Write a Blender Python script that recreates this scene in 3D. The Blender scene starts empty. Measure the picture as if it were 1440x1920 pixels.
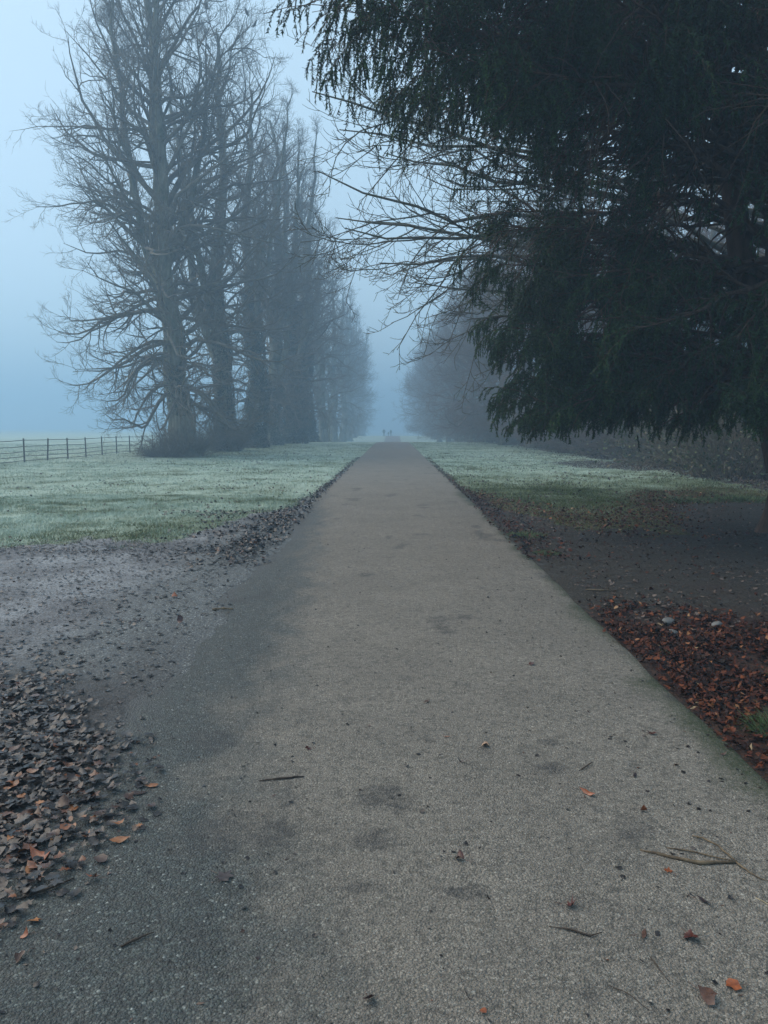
import bpy, math, random
import numpy as np

R = math.radians
scene = bpy.context.scene

# ------------------------------------------------------------------ camera
cam_data = bpy.data.cameras.new("camera")
cam = bpy.data.objects.new("camera", cam_data)
scene.collection.objects.link(cam)
cam_data.sensor_fit = 'VERTICAL'
cam_data.sensor_height = 36.0
cam_data.lens = 27.0
cam_data.clip_start = 0.05
cam_data.clip_end = 3000
cam.location = (0, 0, 1.6)
cam.rotation_euler = (R(90 - 6.34), 0, R(0.64))
scene.camera = cam

# ------------------------------------------------------------------ world and sun
SUN_EL, SUN_AZ = 48.0, -70.0          # degrees; azimuth measured from +Y towards +X
world = bpy.data.worlds.new("World")
scene.world = world
world.use_nodes = True
wn = world.node_tree
wn.nodes.clear()
sky = wn.nodes.new("ShaderNodeTexSky")
sky.sky_type = 'NISHITA'
sky.sun_disc = False
sky.sun_elevation = R(SUN_EL)
sky.sun_rotation = R(SUN_AZ)
sky.air_density = 1.0
sky.dust_density = 2.2
sky.ozone_density = 2.5
# thin even cloud: the clear sky is mixed with a pale blue-grey overcast
cl = wn.nodes.new("ShaderNodeMix"); cl.data_type = 'RGBA'
cl.inputs[0].default_value = 0.62
cl.inputs[7].default_value = (5.3, 7.2, 8.2, 1)
bg = wn.nodes.new("ShaderNodeBackground")
bg.inputs[1].default_value = 0.108
wo = wn.nodes.new("ShaderNodeOutputWorld")
wn.links.new(sky.outputs[0], cl.inputs[6])
wn.links.new(cl.outputs[2], bg.inputs[0])
wn.links.new(bg.outputs[0], wo.inputs[0])

sun_d = bpy.data.lights.new("sun", 'SUN')
sun_d.energy = 2.3
sun_d.angle = R(60)
sun_d.color = (1.0, 0.85, 0.68)
sun = bpy.data.objects.new("sun", sun_d)
scene.collection.objects.link(sun)
sun.rotation_euler = (R(90 - SUN_EL), 0, R(180 - SUN_AZ))
sun.location = (-20, 10, 30)

scene.view_settings.view_transform = 'Standard'
scene.view_settings.look = 'None'
scene.view_settings.exposure = 0.6
scene.view_settings.gamma = 1.0
try:
    scene.cycles.max_bounces = 6
    scene.cycles.diffuse_bounces = 3
    scene.cycles.volume_bounces = 2
    scene.cycles.transparent_max_bounces = 8
    scene.cycles.use_denoising = True
except Exception:
    pass

# ------------------------------------------------------------------ noise
def _hash(ix, iy, s):
    h = (ix.astype(np.int64) * 374761393 + iy.astype(np.int64) * 668265263 + s * 974634777) & 0xffffffff
    h = ((h ^ (h >> 13)) * 1274126177) & 0xffffffff
    return ((h ^ (h >> 16)) & 0xffff) / 65535.0

def vnoise(x, y, s=0):
    ix = np.floor(x); iy = np.floor(y)
    fx = x - ix; fy = y - iy
    fx = fx * fx * (3 - 2 * fx); fy = fy * fy * (3 - 2 * fy)
    a = _hash(ix, iy, s); b = _hash(ix + 1, iy, s); c = _hash(ix, iy + 1, s); d = _hash(ix + 1, iy + 1, s)
    return (a * (1 - fx) + b * fx) * (1 - fy) + (c * (1 - fx) + d * fx) * fy

def fbm(x, y, oct=4, s=0):
    x = np.asarray(x, float); y = np.asarray(y, float)
    v = 0; a = 0.5; t = 0
    for o in range(oct):
        v = v + a * vnoise(x * 2 ** o + 17.3 * o, y * 2 ** o - 9.1 * o, s + o); t += a; a *= 0.5
    return v / t          # 0..1, mean .5

def sm(a, b, x):
    t = np.clip((x - a) / (b - a), 0, 1)
    return t * t * (3 - 2 * t)

# ------------------------------------------------------------------ terrain
_PY = np.array([-60, 60, 72, 82, 92, 112, 132, 150, 170, 188, 197, 215, 250, 400, 1000.])
_PZ = np.array([0, 0, .0, .0, -.35, -1.25, -1.6, -1.42, -.98, -.72, -.74, -1.1, -2.0, -3.0, -3.0])
def prof(y):
    y = np.asarray(y, float)
    return (np.interp(y - 2.5, _PY, _PZ) + np.interp(y + 2.5, _PY, _PZ) + np.interp(y, _PY, _PZ)) / 3

def edge_wob(y, s):
    return 0.05 * (fbm(y * 1.3, y * 0 + 3.1, 3, s) - .5) + 0.05 * (fbm(y * .35, y * 0 + 7.7, 2, s + 5) - .5)

def ground_z(x, y):
    x = np.asarray(x, float); y = np.asarray(y, float)
    z = prof(y) * (1 - .9 * sm(15, 45, -x))
    out = sm(1.62, 2.1, np.abs(x))
    rel = 0.045 * (fbm(x * 1.7, y * 1.7, 4, 11) - .5) + 0.10 * (fbm(x * .25, y * .25, 2, 21) - .5) * sm(3, 9, np.abs(x))
    rel = rel + .016 * (fbm(x * 7, y * 7, 3, 12) - .5) * (1 - sm(12, 18, y))
    far = 1 - sm(40, 80, y)
    z = z + rel * out * far
    ins = 1 - sm(1.55, 1.76, np.abs(x))
    creep = (x < 0) * (1 - sm(10, 16, y)) * sm(0, 2, y)
    insL = 1 - sm(1.15, 1.62, -x + .5 * (fbm(x * 1.4, y * 1.4, 3, 15) - .5))
    ins = ins * (1 - creep) + insL * creep
    return z - .03 * ins + .017 * creep * (1 - insL) * (1 - sm(1.9, 2.6, -x)) + .010 * creep * (1 - insL) * (fbm(x * 9, y * 9, 3, 16) - .5)

def tarmac_z(x, y):
    return prof(y) + 0.004

# zone masks (what grows or lies where)
def yb_left(x):
    return np.interp(-x, [0, 1.7, 2.1, 2.6, 3.1, 5.0, 8, 30], [17, 17, 15.2, 13.5, 10.9, 10.1, 9.6, 9.0])
def yb_right(x):
    return np.interp(x, [0, 1.7, 1.94, 2.7, 2.95, 3.55, 4.5, 5.2, 6.1, 8.6, 12, 40], [19, 18.5, 16.3, 13.4, 12.3, 11.4, 12, 14, 16.5, 17.7, 18, 19])

def zones(x, y):
    n1 = fbm(x * .9, y * .9, 4, 31) - .5
    n2 = fbm(x * 3.1, y * 3.1, 3, 41) - .5
    left = x < 0
    yb = np.where(left, yb_left(x), yb_right(x))
    gap = np.where(left, 1.0, 1.4)
    grass = sm(-.5, .7, (y - yb) / gap + 2.2 * n1 + 1.6 * n2)
    # leafy verge beside the tarmac
    ax = np.abs(x)
    verge = 1 - sm(.15, .75, (ax - 1.74) / np.interp(y, [10, 17, 22], [.7, .45, .22]) + 1.0 * n1)
    grass = grass * (1 - verge * (1 - sm(22, 60, y)) * .8)
    # strip of litter in front of the scrub, right
    strip = sm(9.2, 10.6, x + 2.4 * n1 - (y - 30) * .03) * sm(15, 20, y) * (1 - sm(85, 110, y))
    patch = np.exp(-(((x - 9.0) / 2.2) ** 2 + ((y - 33) / 6.0) ** 2)) * 1.2
    grass = grass * (1 - np.clip(np.maximum(strip, sm(.45, .8, patch + n1)), 0, 1) * .85)
    frost = np.where(left, sm(5, 19, y + 5 * n1 + 1.2 * (ax - 4)), sm(16.5, 29, y + 7 * n1))
    frost = frost * np.clip(.82 + 1.1 * n2 + 1.2 * n1, .15, 1.15)
    # shelter under the crowns of the avenue
    sh = np.exp(-((x + 10.6) / 3.4) ** 2) * sm(38, 44, y) * (1 - sm(88, 96, y))
    frost = frost * (1 - .6 * sh)
    frost = np.where(y > 100, 1.1, frost)
    # leaf-mould colouring of grass close to its lower edge (right)
    rust = np.where(left, .25 * (1 - sm(9, 17, y)), sm(0, .8, 1 - (y - yb) / 4.5)) * (1 - frost)
    litter = np.where(left, sm(1.2, 1.7, -x + .5 * n1) * (1 - sm(4.2, 6.0, y + 2 * n1)),
                      sm(1.6, 1.75, x) * (1 - sm(6.2, 7.4, y + 2.4 * n1)))
    return grass, np.clip(frost, 0, 1.2), np.clip(rust, 0, 1), np.clip(litter, 0, 1), strip

# ------------------------------------------------------------------ helpers
COL = scene.collection

def tag(o, label=None, cat=None, group=None, kind=None):
    if label: o["label"] = label
    if cat: o["category"] = cat
    if group: o["group"] = group
    if kind: o["kind"] = kind
    return o

def mesh_np(name, verts, faces_list, smooth=True):
    """faces_list: list of (n,k) int arrays"""
    me = bpy.data.meshes.new(name)
    verts = np.ascontiguousarray(verts, dtype=np.float32)
    me.vertices.add(len(verts))
    me.vertices.foreach_set("co", verts.ravel())
    tot = sum(f.size for f in faces_list); nf = sum(len(f) for f in faces_list)
    me.loops.add(tot); me.polygons.add(nf)
    me.loops.foreach_set("vertex_index", np.concatenate([f.ravel() for f in faces_list]).astype(np.int32))
    lt = np.concatenate([np.full(len(f), f.shape[1]) for f in faces_list]).astype(np.int32)
    ls = np.concatenate([[0], np.cumsum(lt)[:-1]]).astype(np.int32)
    me.polygons.foreach_set("loop_start", ls)
    me.polygons.foreach_set("loop_total", lt)
    me.polygons.foreach_set("use_smooth", np.full(nf, smooth))
    me.update(calc_edges=True)
    return me

def fattr(me, name, vals):
    a = me.attributes.new(name, 'FLOAT', 'POINT')
    a.data.foreach_set("value", np.ascontiguousarray(vals, dtype=np.float32))

def link(name, me, mat=None, parent=None):
    o = bpy.data.objects.new(name, me)
    COL.objects.link(o)
    if mat is not None and len(me.materials) == 0:
        me.materials.append(mat)
    if parent is not None:
        o.parent = parent
    return o

def empty(name, loc, rz=0, sc=1.0):
    o = bpy.data.objects.new(name, None)
    COL.objects.link(o)
    o.location = loc; o.rotation_euler = (0, 0, rz); o.scale = (sc, sc, sc)
    o.empty_display_size = 0.3
    return o

def copy_thing(o, loc, rz, label, sc=None, group=None):
    c = o.copy(); COL.objects.link(c)
    c.location = loc; c.rotation_euler = (o.rotation_euler[0], o.rotation_euler[1], rz)
    if sc is not None: c.scale = sc if hasattr(sc, '__len__') else (sc, sc, sc)
    c["label"] = label
    if group: c["group"] = group
    for ch in list(o.children):
        d = ch.copy(); COL.objects.link(d); d.parent = c
        for g in list(ch.children):
            e = g.copy(); COL.objects.link(e); e.parent = d
    return c

class Geo:
    """collects vertex/face arrays"""
    def __init__(s): s.v = []; s.f = {}; s.n = 0; s.a = []
    def add(s, v, f, a=None):
        s.v.append(v); s.f.setdefault(f.shape[1], []).append(f + s.n); s.n += len(v)
        s.a.append(np.zeros(len(v)) if a is None else a)
    def mesh(s, name, smooth=True, attr=None):
        me = mesh_np(name, np.concatenate(s.v), [np.concatenate(x) for x in s.f.values()], smooth)
        if attr: fattr(me, attr, np.concatenate(s.a))
        return me

def norm(v):
    return v / np.maximum(np.linalg.norm(v, axis=-1, keepdims=True), 1e-9)

def frames(P):
    T = np.empty_like(P)
    T[:, 1:-1] = P[:, 2:] - P[:, :-2]; T[:, 0] = P[:, 1] - P[:, 0]; T[:, -1] = P[:, -1] - P[:, -2]
    T = norm(T)
    mean = norm(P[:, -1] - P[:, 0])
    ref = np.where(np.abs(mean[:, 2:3]) < .8, np.array([[0, 0, 1.]]), np.array([[1., 0, 0]]))[:, None, :]
    U = norm(np.cross(T, ref)); V = np.cross(T, U)
    return T, U, V

def tubes(geo, P, rad, S=3, mod=None, cap=False):
    """P (N,K,3), rad (N,K)"""
    N, K, _ = P.shape
    T, U, V = frames(P)
    a = np.arange(S) / S * 2 * np.pi
    ca, sa = np.cos(a), np.sin(a)
    r = rad[:, :, None] * np.ones(S)
    if mod is not None: r = r * mod(P, a)
    ring = P[:, :, None, :] + r[..., None] * (U[:, :, None, :] * ca[None, None, :, None] + V[:, :, None, :] * sa[None, None, :, None])
    v = ring.reshape(-1, 3)
    n = np.arange(N)[:, None, None] * K * S; k = np.arange(K - 1)[None, :, None] * S; s = np.arange(S)[None, None, :]
    s2 = (s + 1) % S
    f = np.stack([n + k + s, n + k + s2, n + k + S + s2, n + k + S + s], -1).reshape(-1, 4)
    geo.add(v, f)
    if cap:
        for i in range(N):
            for kk in (0, K - 1):
                idx = (i * K + kk) * S + np.arange(S)
                geo.f.setdefault(S, []).append((idx if kk else idx[::-1])[None, :] + geo.n - len(v))

def at_t(P, rad, t):
    """positions, tangents and radius at parameter t (N,n) along P (N,K,3)"""
    K = P.shape[1]
    u = t * (K - 1); i = np.clip(u.astype(int), 0, K - 2); f = (u - i)[..., None]
    n = np.arange(len(P))[:, None]
    a = P[n, i]; b = P[n, i + 1]
    r = rad[n, i] * (1 - f[..., 0]) + rad[n, i + 1] * f[..., 0]
    return a * (1 - f) + b * f, norm(b - a), r

def plen(P):
    return np.linalg.norm(np.diff(P, axis=1), axis=2).sum(1)

def grow(rng, P, rad, n, t0, t1, ang, lenf, K, up, wander, rr=.6, rmin=.006, shorten=.55, lmin=0., flat=0.):
    """n children on each parent; up = list of K upward pulls"""
    N = len(P)
    t = t0 + (t1 - t0) * (np.arange(n)[None, :] + rng.random((N, n))) / n
    p, T, r0 = at_t(P, rad, t)
    L = plen(P)[:, None] * lenf * (1 - shorten * t) * rng.uniform(.65, 1.25, (N, n))
    L = np.maximum(L, lmin)
    rnd = rng.normal(size=(N, n, 3)); rnd[..., 2] *= (1 - flat)
    side = norm(np.cross(T, rnd)) if flat == 0 else norm(rnd - (rnd * T).sum(-1, keepdims=True) * T)
    A = R(ang) * rng.uniform(.65, 1.3, (N, n))[..., None]
    d = norm(np.cos(A) * T + np.sin(A) * side)
    p = p.reshape(-1, 3); d = d.reshape(-1, 3); L = L.reshape(-1); r0 = r0.reshape(-1)
    out = np.empty((len(p), K + 1, 3)); out[:, 0] = p
    for k in range(K):
        d = norm(d + np.array([0, 0, up[min(k, len(up) - 1)]]) + rng.normal(size=d.shape) * wander)
        p = p + d * (L / K)[:, None]
        out[:, k + 1] = p
    s = np.linspace(0, 1, K + 1)[None, :]
    rs = np.maximum(r0 * rr, rmin)[:, None]
    rad2 = rs * (1 - s) + rmin * .6 * s
    return out, rad2

# ------------------------------------------------------------------ material helpers
def new_mat(name, rough=.8, spec=.3):
    m = bpy.data.materials.new(name); m.use_nodes = True
    nt = m.node_tree; b = nt.nodes["Principled BSDF"]
    b.inputs["Roughness"].default_value = rough
    b.inputs["Specular IOR Level"].default_value = spec
    return m, nt, b

def N(nt, t, **kw):
    n = nt.nodes.new(t)
    for k, v in kw.items(): setattr(n, k, v)
    return n

def mixc(nt, fac, a, b):
    n = nt.nodes.new("ShaderNodeMix"); n.data_type = 'RGBA'
    for idx, v in ((0, fac), (6, a), (7, b)):
        if hasattr(v, 'is_output') or isinstance(v, bpy.types.NodeSocket): nt.links.new(v, n.inputs[idx])
        elif idx == 0: n.inputs[0].default_value = v
        else: n.inputs[idx].default_value = (*v, 1)
    return n.outputs[2]

def math_(nt, op, a, b=None, c=None, clamp=False):
    n = nt.nodes.new("ShaderNodeMath"); n.operation = op; n.use_clamp = clamp
    for i, v in enumerate((a, b, c)):
        if v is None: continue
        if isinstance(v, bpy.types.NodeSocket): nt.links.new(v, n.inputs[i])
        else: n.inputs[i].default_value = v
    return n.outputs[0]

def ramp(nt, fac, stops):
    n = nt.nodes.new("ShaderNodeValToRGB")
    e = n.color_ramp.elements
    while len(e) < len(stops): e.new(.5)
    for i, (p, c) in enumerate(stops):
        e[i].position = p; e[i].color = (*c, 1) if hasattr(c, '__len__') else (c, c, c, 1)
    nt.links.new(fac, n.inputs[0])
    return n.outputs[0]

def noise(nt, scale, detail=4, rough=.55, coord=None):
    n = nt.nodes.new("ShaderNodeTexNoise")
    n.inputs["Scale"].default_value = scale; n.inputs["Detail"].default_value = detail
    n.inputs["Roughness"].default_value = rough
    if coord is not None: nt.links.new(coord, n.inputs["Vector"])
    return n.outputs[0]

def attr(nt, name):
    n = nt.nodes.new("ShaderNodeAttribute"); n.attribute_name = name
    return n.outputs["Fac"]

def objcoord(nt):
    return nt.nodes.new("ShaderNodeTexCoord").outputs["Object"]

def bump(nt, b, h, strength=.5, dist=.01):
    n = nt.nodes.new("ShaderNodeBump")
    n.inputs["Strength"].default_value = strength; n.inputs["Distance"].default_value = dist
    nt.links.new(h, n.inputs["Height"]); nt.links.new(n.outputs[0], b.inputs["Normal"])

# ---- ground
def mat_ground():
    m, nt, b = new_mat("ground_cover", .85, .25)
    co = objcoord(nt)
    gr, fr, ru, li = attr(nt, "grass"), attr(nt, "frost"), attr(nt, "rust"), attr(nt, "litter")
    big = noise(nt, .8, 5, .6, co); mid = noise(nt, 6, 5, .65, co); fine = noise(nt, 45, 4, .7, co); vfine = noise(nt, 160, 3, .7, co)
    mud = mixc(nt, ramp(nt, mid, [(.35, 0), (.65, 1)]), (.075, .076, .082), (.165, .168, .182))
    mud = mixc(nt, ramp(nt, big, [(.46, 0), (.60, 1)]), mud, (.26, .275, .295))
    mud = mixc(nt, ramp(nt, fine, [(.46, 0), (.62, 1)]), mud, (.03, .025, .024))
    dark = attr(nt, "soil")
    mud = mixc(nt, dark, mud, mixc(nt, ramp(nt, fine, [(.4, 0), (.65, 1)]), (.008, .007, .006), (.062, .053, .042)))
    gv = nt.nodes.new("ShaderNodeTexVoronoi"); gv.inputs["Scale"].default_value = 110; nt.links.new(co, gv.inputs["Vector"])
    gs = nt.nodes.new("ShaderNodeSeparateColor"); nt.links.new(gv.outputs["Color"], gs.inputs[0])
    grav = ramp(nt, gs.outputs[0], [(0, (.035, .038, .04)), (.6, (.085, .092, .096)), (.95, (.15, .165, .165)), (1, (.4, .43, .42))])
    gm2 = math_(nt, 'MULTIPLY_ADD', math_(nt, 'SUBTRACT', mid, .5), 1.5, attr(nt, "gravel"), clamp=True)
    mud = mixc(nt, gm2, mud, grav)
    lit = mixc(nt, ramp(nt, fine, [(.4, 0), (.6, 1)]), (.012, .010, .010), mixc(nt, dark, (.05, .046, .046), (.06, .028, .018)))
    mud = mixc(nt, li, mud, lit)
    soilgrass = mixc(nt, ramp(nt, fine, [(.35, 0), (.68, 1)]), (.030, .045, .016), (.115, .15, .06))
    rust = mixc(nt, ramp(nt, mid, [(.35, 0), (.6, 1)]), (.085, .055, .018), (.055, .085, .022))
    g = mixc(nt, ru, soilgrass, rust)
    frost = mixc(nt, ramp(nt, mid, [(.3, 0), (.72, 1)]), (.18, .24, .18), (.36, .45, .38))
    frost = mixc(nt, ramp(nt, fine, [(.45, 0), (.7, 1)]), frost, (.42, .52, .46))
    ff = math_(nt, 'MULTIPLY_ADD', math_(nt, 'SUBTRACT', fine, .5), 1.2, fr, clamp=True)
    g = mixc(nt, ff, g, frost)
    gm = math_(nt, 'MULTIPLY_ADD', math_(nt, 'SUBTRACT', mid, .5), 1.4, gr)
    gm = math_(nt, 'MULTIPLY_ADD', math_(nt, 'SUBTRACT', fine, .5), 1.0, gm, clamp=True)
    gm = ramp(nt, gm, [(.38, 0), (.62, 1)])
    c = mixc(nt, gm, mud, g)
    nt.links.new(c, b.inputs["Base Color"])
    rg = math_(nt, 'MULTIPLY_ADD', gm, .38, ramp(nt, mid, [(.3, .38), (.7, .62)]), clamp=True)
    rg = math_(nt, 'MULTIPLY_ADD', dark, .4, rg, clamp=True)
    nt.links.new(rg, b.inputs["Roughness"])
    h = math_(nt, 'ADD', math_(nt, 'MULTIPLY', mid, 2.5), math_(nt, 'ADD', fine, math_(nt, 'MULTIPLY', vfine, .4)))
    bump(nt, b, h, .8, .02)
    return m

def mat_tarmac():
    m, nt, b = new_mat("worn_tarmac", .75, .35)
    co = objcoord(nt)
    cool_cast, mud, moss, stain = attr(nt, "cool_cast"), attr(nt, "mud"), attr(nt, "moss"), attr(nt, "stain")
    def vor(scale, feat='F1'):
        v = nt.nodes.new("ShaderNodeTexVoronoi"); v.feature = feat; v.inputs["Scale"].default_value = scale
        wv = nt.nodes.new("ShaderNodeVectorMath"); wv.operation = 'ADD'
        nz = nt.nodes.new("ShaderNodeTexNoise"); nz.inputs["Scale"].default_value = scale * .8; nz.inputs["Detail"].default_value = 2
        nt.links.new(co, nz.inputs["Vector"])
        sc = nt.nodes.new("ShaderNodeVectorMath"); sc.operation = 'SCALE'; sc.inputs["Scale"].default_value = .9 / scale
        nt.links.new(nz.outputs["Color"], sc.inputs[0]); nt.links.new(co, wv.inputs[0]); nt.links.new(sc.outputs[0], wv.inputs[1])
        nt.links.new(wv.outputs[0], v.inputs["Vector"])
        return v
    v1 = vor(120); v2 = vor(280)
    sep = nt.nodes.new("ShaderNodeSeparateColor"); nt.links.new(v1.outputs["Color"], sep.inputs[0])
    sep2 = nt.nodes.new("ShaderNodeSeparateColor"); nt.links.new(v2.outputs["Color"], sep2.inputs[0])
    big = noise(nt, 1.1, 5, .6, co); mid = noise(nt, 9, 5, .65, co); fine = noise(nt, 70, 3, .7, co)
    stone = ramp(nt, sep.outputs[0], [(0, (0.130, 0.114, 0.097)), (.45, (0.227, 0.205, 0.177)), (.85, (0.318, 0.289, 0.255)), (.975, (0.408, 0.385, 0.335)), (1, (1.062, 1.002, 0.867))])
    grit = ramp(nt, sep2.outputs[1], [(0, (0.090, 0.081, 0.069)), (.6, (0.227, 0.206, 0.178)), (1, (0.378, 0.341, 0.300))])
    c = mixc(nt, .5, stone, grit)
    c = mixc(nt, ramp(nt, v1.outputs["Distance"], [(.45, 0), (.8, .75)]), c, (0.076, 0.067, 0.058))
    # dust filling between stones in the well-trodden middle
    dust = mixc(nt, ramp(nt, fine, [(.3, 0), (.7, 1)]), (0.204, 0.183, 0.154), (0.302, 0.270, 0.230))
    c = mixc(nt, ramp(nt, mid, [(.35, .25), (.7, .6)]), c, dust)
    c = mixc(nt, ramp(nt, big, [(.38, .38), (.62, 0)]), c, (0.122, 0.110, 0.097))
    n25 = noise(nt, 28, 4, .8, co)
    c = mixc(nt, ramp(nt, n25, [(.40, .75), (.52, 0)]), c, (0.080, 0.075, 0.067))
    c = mixc(nt, ramp(nt, noise(nt, 55, 3, .8, co), [(.56, 0), (.70, .7)]), c, (0.447, 0.421, 0.370))
    c = mixc(nt, ramp(nt, noise(nt, 3.3, 5, .7, co), [(.52, 0), (.72, .35)]), c, (0.106, 0.096, 0.085))
    gsp = noise(nt, 130, 3, .8, co)
    c = mixc(nt, ramp(nt, gsp, [(.36, .8), (.46, 0)]), c, (0.053, 0.052, 0.048))
    c = mixc(nt, ramp(nt, gsp, [(.60, 0), (.68, .8)]), c, (0.490, 0.491, 0.453))
    # dark blue-grey colour cast painted into the left band, a camera colour bleed
    dstone = ramp(nt, sep.outputs[0], [(0, (.028, .033, .034)), (.5, (.062, .074, .076)), (.9, (.105, .125, .123)), (.97, (.17, .21, .20)), (1, (.5, .55, .54))])
    dgrit = ramp(nt, sep2.outputs[1], [(0, (.022, .026, .027)), (.7, (.07, .082, .086)), (1, (.14, .16, .16))])
    dc = mixc(nt, .4, dstone, dgrit)
    dc = mixc(nt, ramp(nt, v1.outputs["Distance"], [(.45, 0), (.8, .7)]), dc, (.022, .024, .025))
    dc = mixc(nt, ramp(nt, noise(nt, 55, 3, .8, co), [(.56, 0), (.70, .6)]), dc, (.20, .22, .20))
    dc = mixc(nt, ramp(nt, n25, [(.40, .6), (.52, 0)]), dc, (.03, .03, .03))
    dm = math_(nt, 'MULTIPLY_ADD', math_(nt, 'SUBTRACT', mid, .5), .9, cool_cast, clamp=True)
    c = mixc(nt, dm, c, dc)
    mc = mixc(nt, ramp(nt, fine, [(.4, 0), (.65, 1)]), (.04, .042, .044), (.12, .125, .13))
    mm = math_(nt, 'MULTIPLY_ADD', math_(nt, 'SUBTRACT', mid, .5), 1.6, mud, clamp=True)
    mm = ramp(nt, mm, [(.35, 0), (.75, .9)])
    c = mixc(nt, mm, c, mc)
    ms = math_(nt, 'MULTIPLY_ADD', math_(nt, 'SUBTRACT', fine, .5), 1.6, moss, clamp=True)
    c = mixc(nt, ms, c, mixc(nt, fine, (.012, .016, .008), (.035, .06, .02)))
    st = math_(nt, 'MULTIPLY_ADD', math_(nt, 'SUBTRACT', noise(nt, 22, 5, .75, co), .56), 3.4, math_(nt, 'MULTIPLY', stain, 1.15))
    st = math_(nt, 'MULTIPLY', math_(nt, 'MINIMUM', math_(nt, 'MAXIMUM', st, 0.0), 1.0), math_(nt, 'MULTIPLY', stain, 2.0, clamp=True))
    st = math_(nt, 'MULTIPLY', st, ramp(nt, fine, [(.3, .4), (.6, 1)]), clamp=True)
    c = mixc(nt, math_(nt, 'MULTIPLY', st, .85), c, (.035, .036, .038))
    nt.links.new(c, b.inputs["Base Color"])
    rg = math_(nt, 'SUBTRACT', .82, math_(nt, 'MULTIPLY', dm, .22))
    nt.links.new(rg, b.inputs["Roughness"])
    h = math_(nt, 'ADD', math_(nt, 'MULTIPLY', math_(nt, 'SUBTRACT', 1, v1.outputs["Distance"]), 1.0), math_(nt, 'MULTIPLY', math_(nt, 'SUBTRACT', 1, v2.outputs["Distance"]), .35))
    h = math_(nt, 'ADD', h, math_(nt, 'MULTIPLY', fine, .6))
    bump(nt, b, h, .9, .011)
    return m

def mat_leaf(name, stops, rough=.42, spec=.3):
    m, nt, b = new_mat(name, rough, spec)
    t = attr(nt, "tint")
    c = ramp(nt, t, stops)
    co = objcoord(nt)
    c2 = mixc(nt, ramp(nt, noise(nt, 60, 3, .6, co), [(.42, 0), (.7, .55)]), c, (.012, .009, .008))
    nt.links.new(c2, b.inputs["Base Color"])
    return m

def mat_simple(name, c1, c2, scale, rough=.8, spec=.3, bstr=0, bdist=.01, stretch=None, c3=None, s3=None):
    m, nt, b = new_mat(name, rough, spec)
    co = objcoord(nt)
    if stretch:
        mp = nt.nodes.new("ShaderNodeMapping"); mp.inputs["Scale"].default_value = stretch
        nt.links.new(co, mp.inputs[0]); cs = mp.outputs[0]
    else: cs = co
    n = noise(nt, scale, 5, .65, cs)
    c = mixc(nt, ramp(nt, n, [(.35, 0), (.66, 1)]), c1, c2)
    if c3: c = mixc(nt, ramp(nt, noise(nt, s3, 4, .6, co), [(.48, 0), (.64, .8)]), c, c3)
    nt.links.new(c, b.inputs["Base Color"])
    if bstr: bump(nt, b, n, bstr, bdist)
    return m

def mat_tint(name, stops, rough=.6, spec=.3):
    m, nt, b = new_mat(name, rough, spec)
    nt.links.new(ramp(nt, attr(nt, "tint"), stops), b.inputs["Base Color"])
    return m

M_ground = mat_ground()
M_tarmac = mat_tarmac()
M_bark = mat_simple("lime_bark", (.10, .095, .070), (.24, .225, .17), 5, .9, .2, .9, .05, (1, 1, .22), (.045, .06, .03), .8)
M_twig = mat_simple("twig_bark", (.10, .086, .068), (.20, .17, .135), 3, .85, .2)
M_twig_far = mat_simple("reddish_twigs", (.13, .095, .080), (.22, .165, .14), 2, .85, .2)
M_chest = mat_simple("pale_bark", (.07, .062, .05), (.16, .145, .118), 8, .85, .25, .5, .02, None, (.06, .08, .04), 3)
M_yewbark = mat_simple("yew_bark", (.04, .024, .017), (.11, .07, .05), 9, .85, .2, .9, .03, (1, 1, .25))
M_yew = mat_tint("yew_needles", [(0, (.005, .012, .004)), (.5, (.014, .040, .010)), (.82, (.034, .085, .020)), (.97, (.075, .12, .025)), (1, (.10, .08, .03))], .62, .25)
M_ivy = mat_tint("ivy_leaves", [(0, (.008, .014, .007)), (.6, (.022, .035, .015)), (1, (.05, .065, .03))], .5, .35)
M_brown = mat_leaf("litter_wet_dark", [(0, (.007, .006, .006)), (.4, (.014, .012, .013)), (.72, (.025, .021, .022)), (.86, (.06, .026, .016)), (.94, (.17, .058, .020)), (1, (.38, .17, .06))], .34, .34)
M_red = mat_leaf("litter_russet", [(0, (.008, .005, .004)), (.4, (.035, .010, .006)), (.75, (.085, .022, .010)), (.94, (.17, .05, .018)), (.985, (.28, .13, .06)), (1, (.4, .3, .18))], .6, .15)
M_pale = mat_leaf("litter_old", [(0, (.025, .018, .015)), (.5, (.075, .05, .04)), (1, (.17, .13, .11))], .7)
M_iron = mat_simple("fence_iron", (.028, .028, .030), (.06, .055, .055), 12, .6, .4)
M_twiglit = mat_simple("dead_wood", (.05, .035, .022), (.16, .12, .075), 20, .8, .3)

# ------------------------------------------------------------------ ground sheet
def axis(core, lo, hi, g=1.16):
    a = list(core); step = core[1] - core[0]
    s = step; v = core[0]; left = []
    while v > lo:
        s *= g; v -= s; left.append(max(v, lo))
    s = core[-1] - core[-2]; v = core[-1]; right = []
    while v < hi:
        s *= g; v += s; right.append(min(v, hi))
    return np.array(left[::-1] + a + right)

def grid_mesh(name, xs, ys, zf):
    X, Y = np.meshgrid(xs, ys)
    Z = zf(X, Y)
    nx, ny = len(xs), len(ys)
    v = np.stack([X, Y, Z], -1).reshape(-1, 3)
    i = np.arange(nx - 1)[None, :]; j = np.arange(ny - 1)[:, None] * nx
    f = np.stack([j + i, j + i + 1, j + i + 1 + nx, j + i + nx], -1).reshape(-1, 4)
    return mesh_np(name, v, [f], True), X.ravel(), Y.ravel()

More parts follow.
